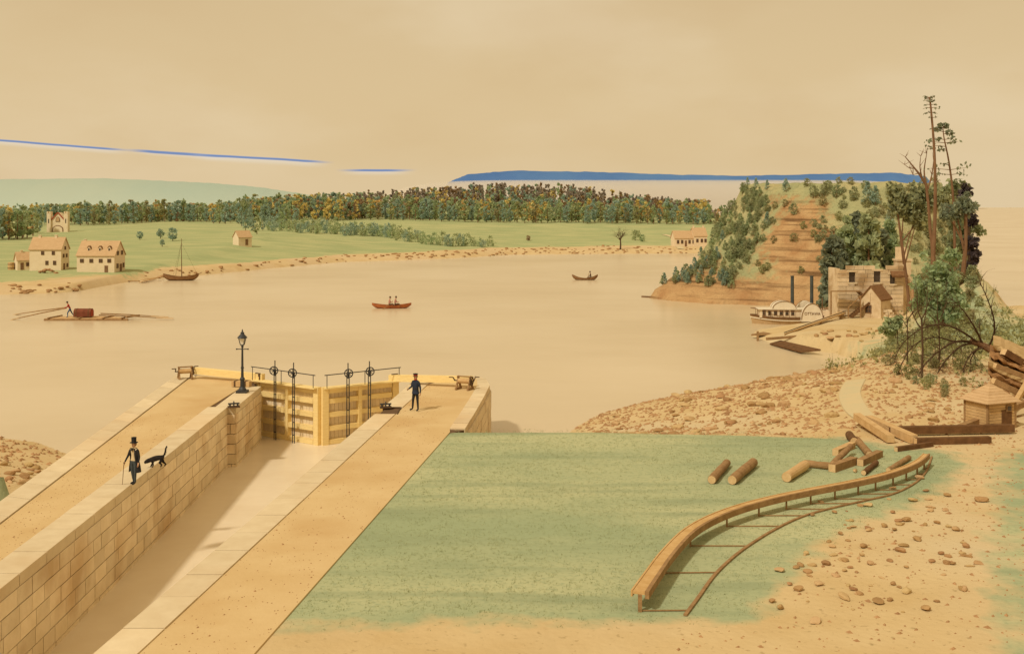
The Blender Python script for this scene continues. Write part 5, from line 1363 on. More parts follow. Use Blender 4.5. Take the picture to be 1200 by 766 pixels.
# white barrel canopy before the wheels
m = MB(); r_ = 13.5 * s
pr = [(-22 * s + r_ + r_ * math.cos(k * math.pi / 14), -1.0, 1.85 + 8.6 * s * math.sin(k * math.pi / 14)) for k in range(15)]; m.extr(pr, (0, 2.0, 0)); cn = m.build('canopy', 'white_paint', root)
for y_ in (-1.02, .2):
    m = MB()
    for k in range(14): a = Vector(pr[k]); b = Vector(pr[k + 1]); a.y = b.y = y_; m.beam(a + Vector((0, 0, .02)), b + Vector((0, 0, .02)), .06, .07, (0, 1, 0))
    m.build('hoop', 'trim', cn)
for sy in (-1, 1):
    R_ = 12.2 * s; cx_ = 21 * s; z0 = .70
    m = MB(); pr = [(cx_ + R_ * math.cos(k * math.pi / 18), sy * 1.45, z0 + 1.52 * R_ * math.sin(k * math.pi / 18)) for k in range(19)]; pr = pr + [(cx_ - R_, sy * 1.45, z0 - .25), (cx_ + R_, sy * 1.45, z0 - .25)]
    m.extr(pr, (0, sy * .75, 0)); pb_ = m.build('paddle_box', 'white_paint', root)
    m = MB()
    for k in range(18): a = Vector(pr[k]); b = Vector(pr[k + 1]); a.y = b.y = sy * 2.22; m.beam(a, b, .07, .08, (0, 1, 0))
    m.build('box_rim', 'trim', pb_)
    if sy < 0:
        fc = bpy.data.curves.new('lettering', 'FONT'); fc.body = 'OTTAWA'; fc.align_x = 'CENTER'; fc.size = .46; fc.extrude = .01
        to = bpy.data.objects.new('lettering', fc); COL.objects.link(to)
        dg = bpy.context.evaluated_depsgraph_get(); tm = bpy.data.meshes.new_from_object(to.evaluated_get(dg), depsgraph=dg); bpy.data.objects.remove(to)
        tm.materials.clear(); tm.materials.append(M['trim']); to = bpy.data.objects.new('lettering', tm); COL.objects.link(to); to.parent = pb_
        to.location = (cx_, sy * 2.215 - .02, z0 + .55); to.rotation_euler = (rad(90), 0, 0); to.scale = (.92, 1, 1)
for x_ in (3 * s, 25.5 * s):
    m = MB(); m.lathe([(.26, 1.2), (.26, 1.9), (.21, 1.95), (.20, 55 * s), (.235, 55 * s + .01), (.235, 55.8 * s), (.15, 55.8 * s)], (x_, .3, 0), 16); fo_ = m.build('funnel', 'funnel_paint', root)
m = MB(); m.tube([(37 * s, 0, .8), (37 * s, 0, 30 * s)], .05, 6); m.build('flag_staff', 'trim', root)
m = MB(); m.box((39 * s, 0, 1.2), (9 * s, 1.6, .8)); m.build('stern_house', 'house_wall', root)

# ------------------------------------------------------------------ jetty, gangway and slipway
def planked(name, quad, label, cat, th=.16, n=7, m_='pale_timber', posts=()):
    """a deck of planks between two edges given by world points a0-a1 and b0-b1"""
    a0, a1, b0, b1 = [Vector(v) for v in quad]; root = empty(name, a0, label, cat); m = MB()
    for k in range(n):
        t0, t1 = k / n + .008, (k + 1) / n - .008
        vs = [a0.lerp(b0, t0), a1.lerp(b1, t0), a1.lerp(b1, t1), a0.lerp(b0, t1)]
        lo_ = [v - Vector((0, 0, th)) for v in vs]; m.add(lo_ + vs, [(3, 2, 1, 0), (4, 5, 6, 7), (0, 1, 5, 4), (1, 2, 6, 5), (2, 3, 7, 6), (3, 0, 4, 7)])
    m.build('planks', m_, root, off=a0)
    for p_ in posts:
        m = MB(); m.beam((p_[0], p_[1], p_[2] - 1.6), p_, .2, .2, (0, 1, 0)); m.build('post', 'timber', root, off=a0)
    return root
a0, a1, b0, b1 = at(919, 391, -2.3), at(991, 366, -1.3), at(925, 388.5, -2.3), at(986, 364, -1.3)
planked('gangway', (a0, a1, b0, b1), 'sloping timber gangway from the landing up toward the steamboat', 'gangway', posts=[at(962, 377.5, -1.9), at(985, 369, -1.5)])
m = MB(); m.tube([a0 + Vector((0, 0, .12)), a0.lerp(a1, .5) + Vector((0, -.1, .2)), a1 + Vector((0, 0, .15))], .05, 7); o = m.build('mooring_rope', 'rope', None, off=a0); o.location = a0; tag(o, 'thick dark mooring rope along the gangway', 'rope')
planked('jetty', (at(880, 391.5, -2.75), at(952, 389.5, -2.45), at(905, 386.5, -2.75), at(945, 386.5, -2.45)), 'low grey jetty deck pointing into the river below the steamboat', 'jetty', n=5, m_='timber', posts=[at(888, 388, -2.2), at(905, 391, -2.75)])
m = MB(); pa, pb = at(898, 397, -2.6), at(962, 392, -2.2); m.beam(pa, pb, .3, .25); o = m.build('timber_beam', 'timber', None, off=pa); o.location = pa; tag(o, 'single long timber lying on the mud before the jetty', 'timber')
planked('slipway', (at(902, 402, -3.0), at(938, 411, -2.9), at(915, 398.5, -2.8), at(962, 409, -2.6)), 'dark sloping slipway of wide boards at the water below the jetty', 'slipway', n=4, m_='dark_timber')
# ------------------------------------------------------------------ stone warehouse on the landing
q = hit(1020, 369, zn, 100, 200); s = q.y / FOC
SB = Vector((q.x, q.y, q.z)); root = empty('stone_building', SB, 'roofless pale stone warehouse on the landing, under the dark green trees', 'warehouse', None, rad(4))
W_, H_, D_ = 78 * s, 58 * s, 3.0
holes = [(-22.5 * s, 44.5 * s, 7.5 * s, 12 * s), (7.5 * s, 45 * s, 8 * s, 13 * s), (26 * s, 42 * s, 6 * s, 11 * s)]
def holed_wall(m, w_, h_, holes, y_, cl, course, rr):
    nc = int(h_ / course); ch = h_ / nc
    for c_ in range(nc):
        z0, z1 = c_ * ch, (c_ + 1) * ch; cuts = [(-w_ / 2, w_ / 2)]
        for hx, hz, hw_, hh in holes:
            if z1 > hz - hh / 2 + .01 and z0 < hz + hh / 2 - .01:
                nw = []
                for a, b in cuts:
                    if hx + hw_ / 2 <= a or hx - hw_ / 2 >= b: nw.append((a, b)); continue
                    if hx - hw_ / 2 > a: nw.append((a, hx - hw_ / 2))
                    if hx + hw_ / 2 < b: nw.append((hx + hw_ / 2, b))
                cuts = nw
        for a, b in cuts:
            x = a
            while x < b - .05:
                l = min(cl * rr.uniform(.7, 1.3), b - x)
                if b - x - l < cl * .35: l = b - x
                if c_ < nc - 1 or rr.random() < .55: m.box((x + l / 2, y_ + rr.uniform(-.012, .012), (z0 + z1) / 2 - .4 * (c_ == 0) * 0), (l - .045, .4, ch - .045))
                x += l
rr = random.Random(31); m = MB(); holed_wall(m, W_, H_, holes, 0, 1.2, .47, rr); m.build('front_wall', 'mill_stone', root)
m = MB()
for x_ in (-W_ / 2 + .15, W_ / 2 - .15): m.box((x_, D_ / 2 + .15, H_ / 2 - .5), (.3, D_ - .1, H_ + .3))
m.box((0, D_, H_ / 2 - .75), (W_, .3, H_ + .1)); m.box((0, .12, -.6), (W_ - .1, .3, 1.0)); m.build('inner_wall', 'mill_stone', root)
for hx, hz, hw_, hh in holes:
    m = MB(); m.box((hx, .10, hz), (hw_ + .1, .06, hh + .1)); wo = m.build('window', 'window_dark', root)
    m = MB(); m.box((hx, -.22, hz - hh / 2 - .09), (hw_ + .35, .2, .18)); m.build('sill', 'coping_stone', wo)
    m = MB(); m.box((hx, -.20, hz + hh / 2 + .12), (hw_ + .5, .1, .24)); m.build('lintel', 'coping_stone', wo)
m = MB(); m.box((W_ / 2 + .6, 1.5, H_ * .55), (1.5, 1.5, H_ * 1.05)); m.box((W_ / 2 + .6, 1.5, H_ * 1.1), (1.7, 1.7, .25)); m.box((W_ / 2 + .4, 1.4, H_ * 1.22), (1.0, 1.0, H_ * .28)); m.build('stack', 'mill_stone', root)
m = MB(); m.extr([(23 * s, -.9, H_ * .80), (23 * s, .2, H_ * .94), (23 * s, .25, H_ * .90), (23 * s, -.85, H_ * .765)], (19 * s, 0, 0)); m.build('lean_roof', 'dark_roof', root)
# outside stair
q2 = Vector((SB.x - 25 * s, SB.y - 1.6, SB.z)); root = empty('outside_stair', q2, 'wooden outside stair with platform against the stone warehouse', 'stair')
m = MB(); m.box((-.9, .1, 29 * s), (3.2, .7, .10)); m.build('platform', 'timber', root)
for k in range(9):
    m = MB(); t = k / 8; m.box((.75 + t * 1.25 , .35, 29 * s - .1 - t * 1.15), (.26, 1.0, .07)); m.build('tread', 'timber', root)
for k in range(9):
    m = MB(); t = k / 8; m.box((1.3 - t * 1.75, -.75, 16 * s - .1 - t * 1.5), (.28, .9, .07)); m.build('tread', 'timber', root)
for y_ in (-.1, .85):
    m = MB(); m.beam((.6, y_, 29 * s), (2.1, y_, 17 * s - .1), .08, .24); m.build('stringer', 'dark_timber', root)
for y_ in (-1.22, -.28):
    m = MB(); m.beam((1.5, y_, 17 * s), (-.6, y_, .0), .08, .24); m.build('stringer', 'dark_timber', root)
m = MB(); m.beam((.5, -1.22, 25 * s), (-1.1, -1.22, 10 * s), .08, .10); m.build('handrail', 'timber', root)
for x_, za, zb in ((-.95, -.1, 11 * s), (.45, -.1, 24 * s), (1.6, -.1, 28 * s)):
    m = MB(); m.beam((x_, -1.22, za), (x_, -1.22, zb), .12, .12, (0, 1, 0)); m.build('post', 'timber', root)
m = MB(); m.beam((-2.6, -.15, -.3), (-2.6, -.15, 29 * s), .14, .14, (0, 1, 0)); m.build('post', 'timber', root)
m = MB(); m.beam((2.0, .4, -.3), (2.0, .4, 17 * s), 1.0, .14, (0, 1, 0)); m.build('landing_support', 'pale_timber', root)
# shed with the dark roof
q3 = hit(1027, 372, zn, 100, 180); s = q3.y / FOC
gable_house('shed', q3 + Vector((.2, .8, 0)), 27 * s, 24 * s, 22 * s, 14 * s, 'little stone shed with steep dark roof in front of the stone warehouse', rad(48), wall='mill_stone', roof='dark_roof', cat='shed', left=[('window', 3 * s, 10 * s, 7 * s, 9 * s)])
q4 = hit(1034, 371, zn, 90, 180); rr = random.Random(41)
o = empty('stone_pile', q4, 'low pile of squared stones before the dark-roofed shed', 'stone pile'); m = MB()
for r0 in range(3):
    for k in range(5 - r0): m.box((-1.1 + k * .52 + r0 * .26, rr.uniform(-.1, .1) - .9, .15 + r0 * .3), (.48, .5, .28), rr.uniform(-.1, .1))
m.build('squared_stones', 'stone', o)
# ------------------------------------------------------------------ trees
def clump_crown(mb, h0, h1, wid, shape, n, size, rr, k=None, dep=None, flat=.2):
    """leaf-sized faces in uneven clumps between heights h0 and h1; shape(t) gives the half width profile"""
    k = k or max(8, n // 12); cs = []
    for _ in range(k):
        t = rr.uniform(.02, .98); r = wid * shape(t); a = rr.uniform(0, 6.28); q = rr.uniform(.35, 1.0) ** .6
        cs.append((Vector((math.cos(a) * r * q, math.sin(a) * r * q * (dep or 1), h0 + (h1 - h0) * t)), wid * rr.uniform(.26, .48) * (.45 + .6 * shape(t))))
    for _ in range(n):
        c, r = rr.choice(cs); v = Vector((rr.gauss(0, 1), rr.gauss(0, 1), rr.gauss(0, .85))); v.normalize(); v *= r * rr.uniform(.55, 1.15)
        mb.leaf(c + v, size, rr, flat)
oval = lambda t: math.sin(math.pi * min(1, max(0, t * .9 + .08))) ** .6
cone = lambda t: (1 - t) ** .8 * .95 + .06
spire = lambda t: (1 - t * .92) * (.75 if t > .1 else .4)
def tree_mesh(name, seed, h, w_, shape, leaf, n=150, size=.3, trunk=.14, bark='bark'):
    rr = random.Random(seed); mb = MB(); mb.mi = 0
    mb.tube([(0, 0, -.5), (rr.gauss(0, .05), 0, h * .4), (rr.gauss(0, .1), rr.gauss(0, .1), h * .92)], [h * .022, h * .015, h * .004], 5)
    mb.mi = 1; clump_crown(mb, h * trunk * .6, h, w_, shape, n, size, rr)
    me = bpy.data.meshes.new(name); me.from_pydata(mb.V, [], mb.F); me.materials.append(M[bark]); me.materials.append(M[leaf]); me.polygons.foreach_set('material_index', mb.MI); return me
def variants(name, leaf, cnt, h, w_, shape, **k): return [tree_mesh(name, 100 + i * 7 + len(leaf), h, w_, shape, leaf, **k) for i in range(cnt)]
T_dark = variants('forest_tree', 'leaf_blue', 4, 10, 1.9, oval, n=330, size=.42)
T_green = variants('forest_tree', 'leaf_green', 4, 10, 2.0, oval, n=330, size=.42)
T_olive = variants('forest_tree', 'leaf_olive', 3, 10, 1.9, oval, n=310, size=.42)
T_yel = variants('forest_tree', 'leaf_yellow', 4, 10, 1.5, oval, n=260, size=.42)
T_rust = variants('forest_tree', 'leaf_rust', 3, 10, 1.5, oval, n=240, size=.42)
T_brown = variants('forest_tree', 'leaf_brown', 4, 10, 1.7, spire, n=230, size=.40, trunk=.3)
T_fir = variants('forest_tree', 'leaf_blue', 3, 10, 2.4, cone, n=330, size=.42)
def put(me, p, h, label, group, rr, name='forest_tree', cat='tree', wf=1.0):
    o = bpy.data.objects.new(name, me); COL.objects.link(o); k = h / 10
    o.location = p; o.scale = (k * wf, k * wf, k); o.rotation_euler = (0, 0, rr.uniform(0, 6.28)); return tag(o, label, cat, group)
rr = random.Random(51)
LAB = {'d': ('dark blue-green tree in the far forest edge', T_dark), 'g': ('green tree in the far forest edge', T_green), 'o': ('olive green tree in the far forest edge', T_olive), 'y': ('golden yellow autumn tree in the far forest edge', T_yel), 'r': ('rust-red autumn tree in the far forest edge', T_rust)}
GRP = {'d': 'dark trees of the far forest edge', 'g': 'green trees of the far forest edge', 'o': 'olive trees of the far forest edge', 'y': 'yellow trees of the far forest edge', 'r': 'rust-red trees of the far forest edge'}
cnt = 0
def forest_row(px0, px1, step, base_py, hpx, kinds, jit=6, cap=1000):
    global cnt
    px = px0
    while px < px1:
        x = px + rr.uniform(-1.5, 1.5); by = base_py(x) if callable(base_py) else base_py
        p = hit(x, by + rr.uniform(-.7, .7), zf, 150, 690); p.y += rr.uniform(0, jit); p.x = (x - 600) / FOC * p.y; p.z = float(zf(np.array([p.x]), np.array([p.y]))[0])
        k = rr.choice(kinds); s = p.y / FOC; put(rr.choice(LAB[k][1]), p, hpx * s * rr.uniform(.78, 1.12), LAB[k][0], GRP[k], rr, wf=rr.uniform(.85, 1.2)); cnt += 1
        px += step * rr.uniform(.75, 1.25)
base = lambda x: np.interp(x, [0, 25, 50, 90, 150, 200, 262, 300, 345, 420, 500, 560, 640, 700, 760, 830, 880], [282, 280, 274, 265, 262, 260, 262, 256, 254, 256.5, 259, 261, 261.5, 262, 263, 264, 264])
hf = lambda x: np.interp(x, [0, 60, 100, 260, 300, 400, 600, 800, 880], [36, 32, 24, 23, 25, 23, 22, 20, 20])
px = -8
def var_row(px0, px1, step, off, kinds, hk=1.0):
    px = px0
    while px < px1:
        forest_row(px, px + .01, step, lambda x: (263.5 if 46 < x < 88 else base(x)) + off, (22 if 46 < px < 88 else hf(px)) * hk, kinds); px += step * rr.uniform(.8, 1.2)
var_row(-10, 880, 7.2, 0, 'ddgggdo')
var_row(-8, 880, 8.4, -1.6, 'yyggdog', .98)
# dark grove that juts into the field
def grove(poly, n, hpx, kinds, seed):
    r2 = random.Random(seed); xs = [p[0] for p in poly]; ys = [p[1] for p in poly]; c = 0
    while c < n:
        x, y = r2.uniform(min(xs), max(xs)), r2.uniform(min(ys), max(ys))
        if pdist(poly, np.array([x]), np.array([y]))[0] < 0: continue
        yield x, y; c += 1
for x, y in grove([(262, 264), (285, 252), (345, 256), (350, 262), (322, 272), (290, 276)], 24, 20, 'd', 3):
    p = hit(x, y, zf, 150, 690); s = p.y / FOC; put(rr.choice(T_dark + T_green), p, rr.uniform(15, 25) * s, 'blue-green tree of the grove beside the lone cabin', 'trees of the grove beside the cabin', rr, 'grove_tree')
T_bush = variants('bush', 'leaf_green', 3, 10, 5.2, oval, n=380, size=.55, trunk=.05) + variants('bush', 'leaf_blue', 2, 10, 5.0, oval, n=380, size=.55, trunk=.05)
hl = lambda x: np.interp(x, [320, 400, 440, 480, 520, 580], [270, 275, 277, 283, 288, 289.5])
px = 316
while px < 582:
    hp_ = np.interp(px, [316, 400, 480, 520, 580], [13, 13, 12, 15, 11])
    for off in ((0, -3.5) if px < 500 else (0,)):
        x = px + rr.uniform(-2, 2); p = hit(x, hl(x) + off + rr.uniform(-1, 1), zf, 150, 690); s = p.y / FOC
        put(rr.choice(T_bush), p, hp_ * s * rr.uniform(.75, 1.15), 'round bush in the hedge running across the field', 'bushes of the hedge across the field', rr, 'hedge_bush', 'bush', .8)
    px += 7.2
# the upper wood on the rising ground: one mass
def mass(name, m_defs, pts, label):
    mb = MB()
    for (p, h, w_, mi, shape, n) in pts:
        mb.mi = mi; r2 = random.Random(int(p.x * 31 + p.y * 17)); sub = MB(); clump_crown(sub, h * .05, h, w_, shape, n, h * .052, r2); mb.mi = mi
        o = len(mb.V); mb.V += [(a + p.x, b + p.y, c + p.z) for a, b, c in sub.V]; mb.F += [tuple(i + o for i in f) for f in sub.F]; mb.MI += [mi] * len(sub.F)
        mb.mi = len(m_defs) - 1; mb.tube([(p.x, p.y, p.z - .4), (p.x, p.y, p.z + h * .75)], [h * .016, h * .006], 4)
    o = mb.build(name, m_defs); tag(o, label, 'forest', kind='stuff')
pts = []; r2 = random.Random(61)
for _ in range(1800):
    x = r2.uniform(-8, 830); Y_ = r2.uniform(462, 545); X_ = (x - 600) / FOC * Y_; z_ = float(zf(np.array([X_]), np.array([Y_]))[0])
    if x < 285 and Y_ > 500: continue
    up = np.interp(x, [280, 420, 470, 800, 830], [0, .3, 1, 1, .6])
    if r2.random() < .75 * up and Y_ > 480: mi, sh, w_ = (r2.choice((4, 4, 4, 3)), spire, 1.5)
    else: mi, sh, w_ = (r2.choice((0, 0, 1, 1, 3, 2, 2)), oval, 1.75)
    h_ = r2.uniform(6.5, 9.5) if x > 285 else r2.uniform(6, 7.6)
    pts.append((Vector((X_, Y_, z_)), h_, w_, mi, sh, 110))
mass('forest', ['leaf_blue', 'leaf_green', 'leaf_yellow', 'leaf_rust', 'leaf_brown', 'dark_bark'], pts, 'far autumn wood rising behind the forest edge, rust brown along its top')
# single dark crest trees and the far dark hump
for px in (742, 752, 760, 771, 776, 783):
    Y_ = 540; p = gpt(px, Y_, zf); put(rr.choice(T_brown), p, rr.uniform(8.5, 11), 'thin dark crest tree standing out above the right end of the wood', 'thin crest trees over the wood', rr, 'crest_tree', wf=.8)
mb = MB(); r2 = random.Random(62)
for _ in range(90):
    x = r2.gauss(816, 13); Y_ = r2.uniform(580, 640); h_ = 10.8 + (242 - np.interp(x, [770, 800, 815, 830, 870], [252, 244, 240, 243, 252]) ) / FOC * Y_ - float(zf(np.array([0]), np.array([600]))[0])
    p = Vector(((x - 600) / FOC * Y_, Y_, float(zf(np.array([(x - 600) / FOC * Y_]), np.array([Y_]))[0]))); sub = MB(); clump_crown(sub, .5, max(3, h_), 2.4, oval, 60, .5, r2); mb.add(sub.V, sub.F); 
    mb.V[-len(sub.V):] = [(a + p.x, b + p.y, c + p.z) for a, b, c in sub.V]
o = mb.build('far_wood', 'leaf_brown'); tag(o, 'small dark wooded hump far behind the farmhouse', 'wood', kind='stuff')
# four little round trees and the field shrubs
for px, py, h_, lb in ((164, 281, 9.5, 'leftmost of the four little round trees on the field'), (188, 279.5, 11, 'upper middle of the four little round trees on the field'), (202.5, 282.5, 15, 'tallest of the four little round trees, at their right end'), (190, 289, 8, 'lowest of the four little round trees, nearest the shore')):
    p = hit(px, py, zf, 150, 690); s = p.y / FOC; root = empty('round_tree', p, lb, 'tree', 'four little round trees on the field')
    m = MB(); m.tube([(0, 0, -.3), (0, 0, h_ * s * .6)], [.13, .07], 6); m.build('trunk', 'dark_bark', root)
    m = MB(); clump_crown(m, h_ * s * .22, h_ * s, h_ * s * .36, oval, 520, h_ * s * .055, rr); m.build('crown', 'leaf_blue', root)
for px, py, h_, lb in ((619, 282, 6, 'low brown shrub alone on the middle of the field'), (745, 281.5, 12, 'green shrub standing right of the bare tree on the field'), (753, 283, 8, 'smaller green shrub between the bare tree and the farmhouse lane')):
    p = hit(px, py, zf, 150, 690); s = p.y / FOC; root = empty('field_shrub', p, lb, 'shrub')
    m = MB(); m.tube([(0, 0, -.3), (0, 0, h_ * s * .6)], [.1, .04], 5); m.build('stem', 'dark_bark', root)
    m = MB(); clump_crown(m, .1, h_ * s, h_ * s * .42, oval, 420, h_ * s * .06, rr); m.build('crown', 'leaf_rust' if px == 619 else 'leaf_green', root)
# lane beside the farmhouse
pp = smooth_line([hit(x, y, zf, 150, 690) for x, y in ((778, 275), (788, 278), (792, 284), (798, 292))], 6); mb = MB(); vs = []
for i, p in enumerate(pp):
    a = pp[max(0, i - 1)]; b = pp[min(len(pp) - 1, i + 1)]; t = b - a; t.z = 0; t.normalize(); sd_ = Vector((t.y, -t.x, 0))
    for k in range(4): v = p + sd_ * (-1.0 + 2.0 * k / 3); vs.append((v.x, v.y, float(zf(np.array([v.x]), np.array([v.y]))[0]) + .12))
mb.add(vs, [(i * 4 + k, i * 4 + 4 + k, i * 4 + 5 + k, i * 4 + 1 + k) for i in range(len(pp) - 1) for k in range(3)]); o = mb.build('lane', 'path_earth'); o['kind'] = 'structure'

# branching generator for the bare and the tall trees
def branch(mb, p, d, L, r, depth, rr, spread=.6, up=.15, kids=3, tips=None, n=6, bend=.15, taper=.35):
    pts = [p]; rs = [r]; q = p.copy(); dd = d.normalized(); st = 5
    for i in range(st):
        dd = (dd + Vector((rr.gauss(0, bend), rr.gauss(0, bend), rr.gauss(0, bend) + up * .2))).normalized(); q = q + dd * L / st; pts.append(q.copy()); rs.append(r * (1 - (1 - taper) * (i + 1) / st))
    mb.tube(pts, rs, n)
    if tips is not None: tips.append((q, depth))
    if depth <= 0: return
    for k in range(kids):
        t = rr.uniform(.35, 1.0) if k else 1.0; i = min(st, max(1, int(t * st))); b = pts[i]
        e = dd.orthogonal(); e.rotate(Quaternion(dd, rr.uniform(0, 6.28))); nd = (dd * (1 - spread * .5) + e * spread * rr.uniform(.6, 1.3) + Vector((0, 0, up))).normalized()
        branch(mb, b, nd, L * rr.uniform(.5, .78), rs[i] * .68, depth - 1, rr, spread, up, kids, tips, max(4, n - 1), bend, taper)
def bare_tree(name, p, h, label, seed, r=.12, depth=3, kids=3, spread=.6, up=.25, lean=(0, 0), bark='dark_bark', trunk_f=.42, group=None):
    root = empty(name, p, label, 'tree', group); rr = random.Random(seed); m = MB(); top = Vector((lean[0], lean[1], h * trunk_f))
    m.tube([(0, 0, -.4), top * .5 + Vector((.03 * h * .3, 0, 0)), top], [r * 1.25, r, r * .8], 8); m.build('trunk', bark, root)
    m = MB(); tips = []
    for k in range(kids + 1):
        a = 6.28 * k / (kids + 1) + rr.uniform(-.4, .4); d = Vector((math.cos(a) * spread, math.sin(a) * spread, .9))
        branch(m, top * (1 if k < 2 else .85), d, h * .28, r * .62, depth - 1, rr, spread, up, kids, tips)
    m.build('branches', bark, root); return root
q = hit(727, 292, zf, 150, 690); s = q.y / FOC
bare_tree('bare_tree', q, 34 * s, 'bare dark tree alone at the far shore, left of the farmhouse', 5, .22, 4, 4, .8, .2, trunk_f=.36)

# ------------------------------------------------------------------ trees on the bluff
H_leaf = variants('bluff_tree', 'leaf_hill', 3, 10, 3.6, oval, n=460, size=.46, trunk=.1) + variants('bluff_tree', 'leaf_green', 2, 10, 3.2, cone, n=460, size=.42, trunk=.1)
H_blue = variants('bluff_tree', 'leaf_blue', 3, 10, 2.9, cone, n=460, size=.42, trunk=.1)
H_oliv = variants('bluff_bush', 'leaf_olive', 3, 10, 4.6, oval, n=420, size=.55, trunk=.05) + variants('bluff_bush', 'leaf_hill', 2, 10, 4.8, oval, n=420, size=.55, trunk=.05)
def on_hill(px, py): return hit(px, py, zn, 100, 260)
c = 0; r2 = random.Random(71)
poly = [(772, 334), (868, 214), (900, 238), (884, 300), (862, 338), (800, 334)]
for x, y in grove(poly, 215, 0, '', 72):
    p = on_hill(x, y)
    if p.z < ZW + .4 or p.y > 215: continue
    s = p.y / FOC; lf = x < 850 and r2.random() < .6
    put(r2.choice(H_blue + H_leaf[3:] if lf else H_leaf), p, r2.uniform(8, 13.5) * s, 'green tree of the dense wood on the left flank of the bluff', 'trees on the left flank of the bluff', r2, 'bluff_tree', wf=1.05)
for x, y in grove([(886, 215), (1135, 212), (1142, 350), (1080, 350), (1050, 300), (900, 330), (872, 338)], 190, 0, '', 73):
    cen = math.exp(-((x - 928) / 36) ** 2) if y < 330 else 0
    if r2.random() < cen * .92: continue
    p = on_hill(x, y); s = p.y / FOC
    put(r2.choice(H_oliv), p, r2.uniform(5, 11) * s, 'olive bush on the open slope of the bluff', 'bushes on the slope of the bluff', r2, 'bluff_bush', 'bush')
for px, py, h_, kind, lb in ((876, 218, 10, 'b', 'small dark tree at the very left end of the bluff top'), (886, 222, 13, 'b', 'second small tree from the left on the bluff top'), (899, 222, 11, 'b', 'small round-topped tree left of the tall one on the bluff top'), (921, 224, 16, 'b', 'pointed dark tree standing alone on the middle of the bluff top'),
                          (953, 232, 15, 'l', 'pale green tree right of the bare strata on the bluff top'), (967, 228, 15, 'l', 'leafy tree with brown shade on the bluff top'), (980, 232, 17, 'l', 'broad green tree right of the middle of the bluff top'), (1001, 234, 15, 'l', 'rounded green tree alone near the right of the bluff top'), (1017, 238, 25, 'b', 'tall narrow tree on the bluff behind the dark clump'), (1026, 240, 22, 'b', 'narrow tree just right of the tall one on the bluff'),
                          (1044, 266, 24, 'b', 'pointed tree on the slope right of the dark clump'), (899, 264, 16, 'b', 'pointed tree on the strata below the bluff top'), (930, 252, 14, 'l', 'pale bush on the strata in the middle of the bluff'), (851, 334, 16, 'b', 'pointed dark tree at the foot of the bluff above the rock shelf'), (818, 330, 12, 'b', 'small tree at the foot of the bluff near its tip')):
    p = on_hill(px, py); s = p.y / FOC; o = put(r2.choice(H_blue if kind == 'b' else H_leaf[:3]), p, h_ * s, lb, None, r2, 'bluff_tree')
for i, (px, py, h_, w_) in enumerate(((975, 312, 40, 13), (990, 311, 56, 15), (1004, 310, 62, 17), (1018, 309, 60, 16), (1031, 308, 40, 13), (1042, 306, 46, 12), (984, 316, 34, 12), (1011, 314, 46, 16))):
    p = hit(px, min(py, 312), zn, 142, 200); p = gpt(px, 141 + (i % 3) * 2.2, zn); zt = 10.8 - (py - h_ - 242) / FOC * p.y; h = zt - p.z
    lb = ['left end', 'left middle', 'middle', 'tallest', 'right middle', 'right end', 'front left', 'front middle'][i]
    root = empty('evergreen', p, '%s tree of the dark green clump above the stone warehouse' % lb, 'tree', 'dark green clump above the warehouse')
    m = MB(); m.tube([(0, 0, -.5), (0, 0, h * .95)], [.25, .04], 6); m.build('trunk', 'bark', root)
    m = MB(); rr2 = random.Random(i); clump_crown(m, h * .12, h, w_ * .11, lambda t: (1 - t) ** .55 * .95 + .08, 1100, .42, rr2, k=46); m.build('crown', 'leaf_green' if i % 2 else 'leaf_pine', root)

# ------------------------------------------------------------------ the tall trees at the right
def pole_tree(name, line, d, r0, r1, label, twigs, leafm=None, seed=1, bark='bark', base_d=None, nleaf=26, lsize=.16):
    """a tall trunk through picture points at distance d; twigs = list of (t along trunk, half length m, droop)"""
    pts = [atd(px, py, d) for px, py in line]; x0 = pts[0]; b = gpt(line[0][0], d, zn); b.z -= .3
    root = empty(name, b, label, 'tree'); rr = random.Random(seed); m = MB(); P_ = smooth_line([b] + pts, 4) if (pts[0] - b).length > .5 else smooth_line(pts, 4)
    n = len(P_); rs = [r0 + (r1 - r0) * i / (n - 1) for i in range(n)]; m.tube(P_, rs, 8); m.build('trunk', bark, root, off=b)
    m = MB(); lf = MB()
    for t, L, dr in twigs:
        i = min(n - 2, int(t * (n - 1))); a = P_[i].lerp(P_[i + 1], t * (n - 1) - i)
        for s_ in ((-1, 1) if rr.random() < .7 else (rr.choice((-1, 1)),)):
            ang = rr.uniform(-.7, .7); e = Vector((s_ * math.cos(ang), math.sin(ang), 0)) * L * rr.uniform(.7, 1.2); mid = a + e * .5 + Vector((0, 0, .06 * L)); q = a + e + Vector((0, 0, dr * L))
            m.tube([a, mid, q], [.035, .025, .01], 5)
            if leafm:
                for _ in range(nleaf): tt = rr.uniform(.3, 1.1); v = a.lerp(q, tt) + Vector((rr.gauss(0, .16), rr.gauss(0, .16), rr.gauss(.06, .1))) * L * .8; lf.leaf(v, lsize, rr, .5)
    m.build('branches', bark, root, off=b)
    if leafm: lf.build('foliage', leafm, root, off=b)
    return root
pole_tree('pine_tree', [(1094, 300), (1096, 240), (1095, 180), (1091, 128), (1089, 114)], 105, .23, .06, 'tallest thin pine with short twigs, highest tip at the right of the picture',
          [(.995, .5, .1), (.97, .5, .3), (.935, .5, .2), (.90, .6, -.1), (.87, .5, .2), (.84, .6, .0), (.81, .8, -.1), (.78, .7, -.2), (.75, .7, .1), (.70, .5, -.2), (.66, .4, -.2), (.62, .5, .0)], 'leaf_pine', 3, nleaf=4, lsize=.11)
